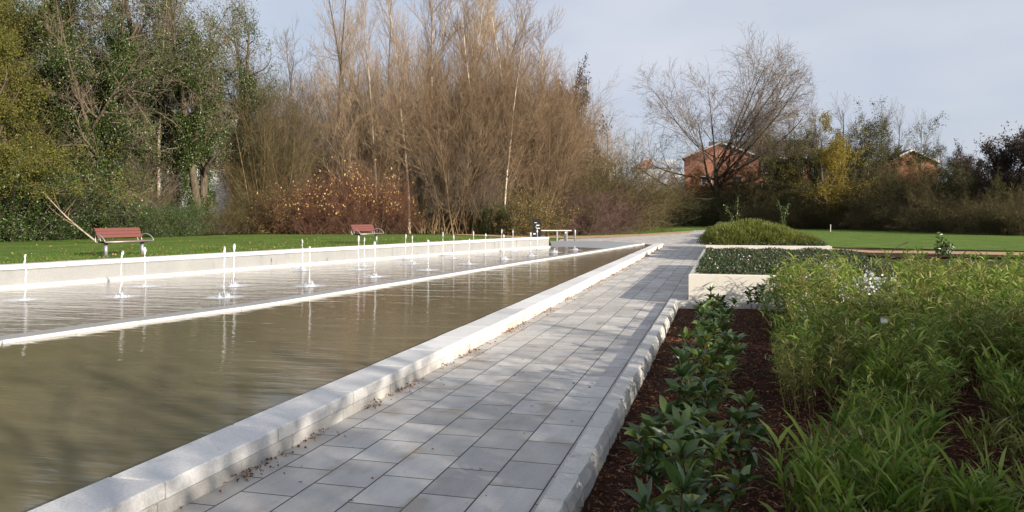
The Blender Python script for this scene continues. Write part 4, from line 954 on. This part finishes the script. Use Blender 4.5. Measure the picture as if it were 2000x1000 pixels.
# pale fallen branch leaning out of the shrubs at left
d = 29.5; e0 = np.array([*W(188, d), 0]); e0[2] = zl(e0[0], e0[1]) + .05
top = np.array([*W(62, 32), 0]); top[2] = HT(352, 32, 0)
br_ = empty('fallen_branch', tuple(e0), 0, 'pale bare branch leaning from the evergreen shrubs down to the nearer bench', 'branch')
v = top - e0; mid = v * .5 + [.1, 0, -.22]
b1_ = resample([[0, 0, 0], list(v * .25 + [0, 0, -.1]), list(mid), list(v)], .3)[None]; r_ = np.linspace(.035, .012, b1_.shape[1])[None]
mk('main_limb', *tubes(b1_, r_, 6), M['bark_birch'], br_)
s1, q1 = spawn(b1_, r_, 7, .2, .95, .28, 28, .0, .08, 5, .6, .3); mk('twigs', *tubes(s1, q1, 4), M['bark_tan'], br_)

# ------------------------------------------------------------------ houses
def house(name, label, px, d, wpx, yeave, yapex, depth, rot, wallm, roofm, windows=(), zb=-.1, overh=.35):
    x, y = W(px, d); w = wpx / F * d; he = HT(yeave, d, zb); ha = HT(yapex, d, zb); e = empty(name, (x, y, zb), rot, label, 'house')
    mb = MB(); mb.prism([(-w / 2, 0, 0), (w / 2, 0, 0), (w / 2, 0, he), (0, 0, ha), (-w / 2, 0, he)], (0, depth, 0)); mb.build('wall', wallm, e)
    sl = (ha - he) / (w / 2)
    for s in (-1, 1):
        x2 = s * (w / 2 + .45); z2 = ha - sl * (w / 2 + .45)
        mb = MB(); mb.prism([(0, -overh, ha + .03), (x2, -overh, z2 + .03), (x2, -overh, z2 + .19), (0, -overh, ha + .19)], (0, depth + 2 * overh, 0)); mb.build('roof', roofm, e)
        mb = MB(); mb.prism([(0, -overh - .05, ha - .10), (x2, -overh - .05, z2 - .10), (x2, -overh - .05, z2 + .17), (0, -overh - .05, ha + .17)], (0, .04, 0)); mb.build('bargeboard', M['whitepaint'], e)
    for (wx, wz, ww, wh, side) in windows:
        fw = MB(); gl = MB()
        if side == 'f':
            for a, b, c_, d_ in ((-ww / 2, 0, .08, wh), (ww / 2, 0, .08, wh), (0, 0, .06, wh)): fw.box((wx + a, -.03, wz), (c_, .1, d_))
            for q_ in (-1, 1): fw.box((wx, -.032, wz + q_ * wh / 2), (ww + .08, .11, .09))
            gl.box((wx, -.01, wz), (ww, .05, wh))
        else:
            X_ = side * w / 2
            for a in (-ww / 2, 0, ww / 2): fw.box((X_ + side * .03, wx + a, wz), (.1, .08, wh))
            for q_ in (-1, 1): fw.box((X_ + side * .032, wx, wz + q_ * wh / 2), (.11, ww + .08, .09))
            gl.box((X_ + side * .01, wx, wz), (.05, ww, wh))
        f_ = fw.build('window', M['whitepaint'], e); gl.build('pane', M['glass'], f_)
    return e
d = 126; h = house('brick_house', 'large red brick house with white-edged gable behind the spreading bare tree', 1408, d, 140, 306, 279, 11, .0, M['brick'], M['roof_dark'],
    [(-2.2, 7.0, 1.5, 1.4, 'f'), (2.4, 7.0, 1.5, 1.4, 'f'), (0, 3.6, 1.6, 1.3, 'f')])
he = HT(304, d, -.1); hr = HT(268, d, -.1)
MB().box((6.2, 7.6, he / 2 - .3), (15, 8, he - .6)).build('side_wing', M['brick'], h)
mb = MB(); mb.prism([(-2.0, 3.2, he - .25), (-2.0, 7.6, hr), (-2.0, 12.2, he - .25)], (16.4, 0, 0)); mb.build('wing_roof', M['roof_dark'], h)
MB().box((9.0, 3.1, he - .35), (10.8, .16, .28)).build('fascia', M['whitepaint'], h)
for wx in (7.4, 11.6):
    for wz in (he - 1.8, he - 4.9):
        f_ = MB().box((wx, 3.3, wz), (2.2, .5, 2.1)).build('bay_window', M['whitepaint'], h)
        MB().box((wx - .5, 3.04, wz), (.85, .05, 1.6)).box((wx + .5, 3.04, wz), (.85, .05, 1.6)).build('pane', M['glass'], f_)
d = 100; house('brick_house', 'smaller red brick gable house deep in the right-hand belt', 1782, d, 92, 317, 293, 9, .08, M['brick'], M['roof_dark'], [(.2, 5.2, 1.4, 1.2, 'f')])
house('brick_house', 'brick house half hidden behind rust-brown twigs at the right of the clump', 1096, 96, 100, 290, 262, 9, .35, M['brick'], M['roof_dark'], [(-.8, 7.2, 1.4, 1.3, 'f'), (1.6, 7.2, 1.4, 1.3, 'f'), (-.8, 4.4, 1.4, 1.3, 'f')])
# long low building with salmon and pale roofs
d = 125; x, y = W(1282, d); e = empty('low_building', (x, y, -.1), .1, 'distant low building with salmon and pale hipped roof between the trees', 'building')
wpx = 100 / F * d; hr = HT(306, d, -.1); hw = HT(328, d, -.1)
MB().box((0, 4, hw / 2), (wpx - .4, 7.6, hw)).build('wall', M['render'], e)
mb = MB(); a_, b_ = -wpx / 2, -.6
mb.add([[a_, 0, hw], [b_, 0, hw], [b_, 8, hw], [a_, 8, hw], [a_ + 2.6, 4, hr], [b_, 4, hr]], [[0, 1, 5, 4], [2, 3, 4, 5]], [[3, 0, 4], [1, 2, 5]]); mb.build('salmon_roof', M['roof_pink'], e)
mb = MB(); mb.prism([(-.59, 0, hw), (-.59, 4, hr - .15), (-.59, 8, hw)], (wpx / 2 + .6, 0, 0)); mb.build('pale_roof', M['roof_pale'], e)
house('brick_house', 'cream rendered house seen through bare twigs left of the salmon roof', 1168, 112, 60, 318, 300, 8, .1, M['render'], M['roof_pale'], [(0, 5.5, 1.4, 1.2, 'f')])
# pale building behind the left wood
x, y = W(375, 72); e = empty('pale_building', (x, y, 0), TH + .15, 'large pale rendered building glimpsed through the left wood', 'building')
MB().box((0, 4, 5.2), (19, 8, 10.4)).build('wall', M['render'], e); MB().box((0, 4, 10.55), (19.6, 8.6, .3)).build('roof', M['roof_pale'], e)
for k in range(6):
    for zz in (3.2, 6.4, 9.0):
        f_ = MB().box((-7.6 + k * 3.0, -.03, zz), (1.5, .12, 1.2)).build('window', M['whitepaint'], e); MB().box((-7.95 + k * 3.0, -.1, zz), (.58, .04, 1.0)).box((-7.25 + k * 3.0, -.1, zz), (.58, .04, 1.0)).build('pane', M['glass'], f_)
MB().box((5.2, -.08, 3.0), (.9, .12, 2.2)).build('yellow_panel', M['yellow'], e)

# ------------------------------------------------------------------ light, sky, camera
AZ, EL = R(120), R(18.8)
s = Vector((math.sin(AZ) * math.cos(EL), math.cos(AZ) * math.cos(EL), math.sin(EL)))
sun = bpy.data.lights.new('sun', 'SUN'); sun.energy = 5.0; sun.angle = R(.6); sun.color = (1, .90, .77)
so = bpy.data.objects.new('sun', sun); so.rotation_euler = s.to_track_quat('Z', 'Y').to_euler(); so.location = (20, -12, 15); COL.objects.link(so)
w = bpy.data.worlds.new('World'); SC.world = w; w.use_nodes = True; t = w.node_tree; bg = t.nodes['Background']
sky = t.nodes.new('ShaderNodeTexSky'); sky.sky_type = 'NISHITA'; sky.sun_disc = False; sky.sun_elevation = EL; sky.sun_rotation = AZ
sky.air_density = 1.0; sky.dust_density = 1.5; sky.ozone_density = 1.5
tc = t.nodes.new('ShaderNodeTexCoord'); mp = t.nodes.new('ShaderNodeMapping'); mp.inputs['Scale'].default_value = (1, 1, 3.5)
nz = t.nodes.new('ShaderNodeTexNoise'); nz.inputs['Scale'].default_value = 1.6; nz.inputs['Detail'].default_value = 5; nz.inputs['Roughness'].default_value = .5
rp = t.nodes.new('ShaderNodeValToRGB'); rp.color_ramp.elements[0].position = .3; rp.color_ramp.elements[1].position = .75
rp.color_ramp.elements[0].color = (.6, .6, .6, 1); rp.color_ramp.elements[1].color = (1, 1, 1, 1)
mx = t.nodes.new('ShaderNodeMix'); mx.data_type = 'RGBA'; mx.inputs[7].default_value = (4.9, 5.2, 5.95, 1)
nz2 = t.nodes.new('ShaderNodeTexNoise'); nz2.inputs['Scale'].default_value = 2.3; nz2.inputs['Detail'].default_value = 6; nz2.inputs['Roughness'].default_value = .45
rp2 = t.nodes.new('ShaderNodeValToRGB'); rp2.color_ramp.elements[0].position = .36; rp2.color_ramp.elements[1].position = .68
rp2.color_ramp.elements[0].color = (.41, .46, .57, 1); rp2.color_ramp.elements[1].color = (.55, .575, .64, 1)
sc10 = t.nodes.new('ShaderNodeVectorMath'); sc10.operation = 'SCALE'; sc10.inputs['Scale'].default_value = 10.0
t.links.new(mp.outputs[0], nz2.inputs['Vector']); t.links.new(nz2.outputs['Fac'], rp2.inputs[0]); t.links.new(rp2.outputs[0], sc10.inputs[0]); t.links.new(sc10.outputs[0], mx.inputs[7])
t.links.new(tc.outputs['Generated'], mp.inputs[0]); t.links.new(mp.outputs[0], nz.inputs['Vector']); t.links.new(nz.outputs['Fac'], rp.inputs[0])
t.links.new(rp.outputs[0], mx.inputs[0]); t.links.new(sky.outputs[0], mx.inputs[6]); t.links.new(mx.outputs[2], bg.inputs['Color']); bg.inputs['Strength'].default_value = .078
cd = bpy.data.cameras.new('camera'); cd.lens = 28.0; cd.sensor_width = 36; cd.shift_y = -.041; cd.clip_end = 6000; cd.clip_start = .05
co = bpy.data.objects.new('camera', cd); co.location = (0, 0, CAM_Z); co.rotation_euler = (R(90), 0, TH); COL.objects.link(co); SC.camera = co
SC.view_settings.view_transform = 'Standard'; SC.view_settings.look = 'None'; SC.view_settings.gamma = 1; SC.view_settings.exposure = .74
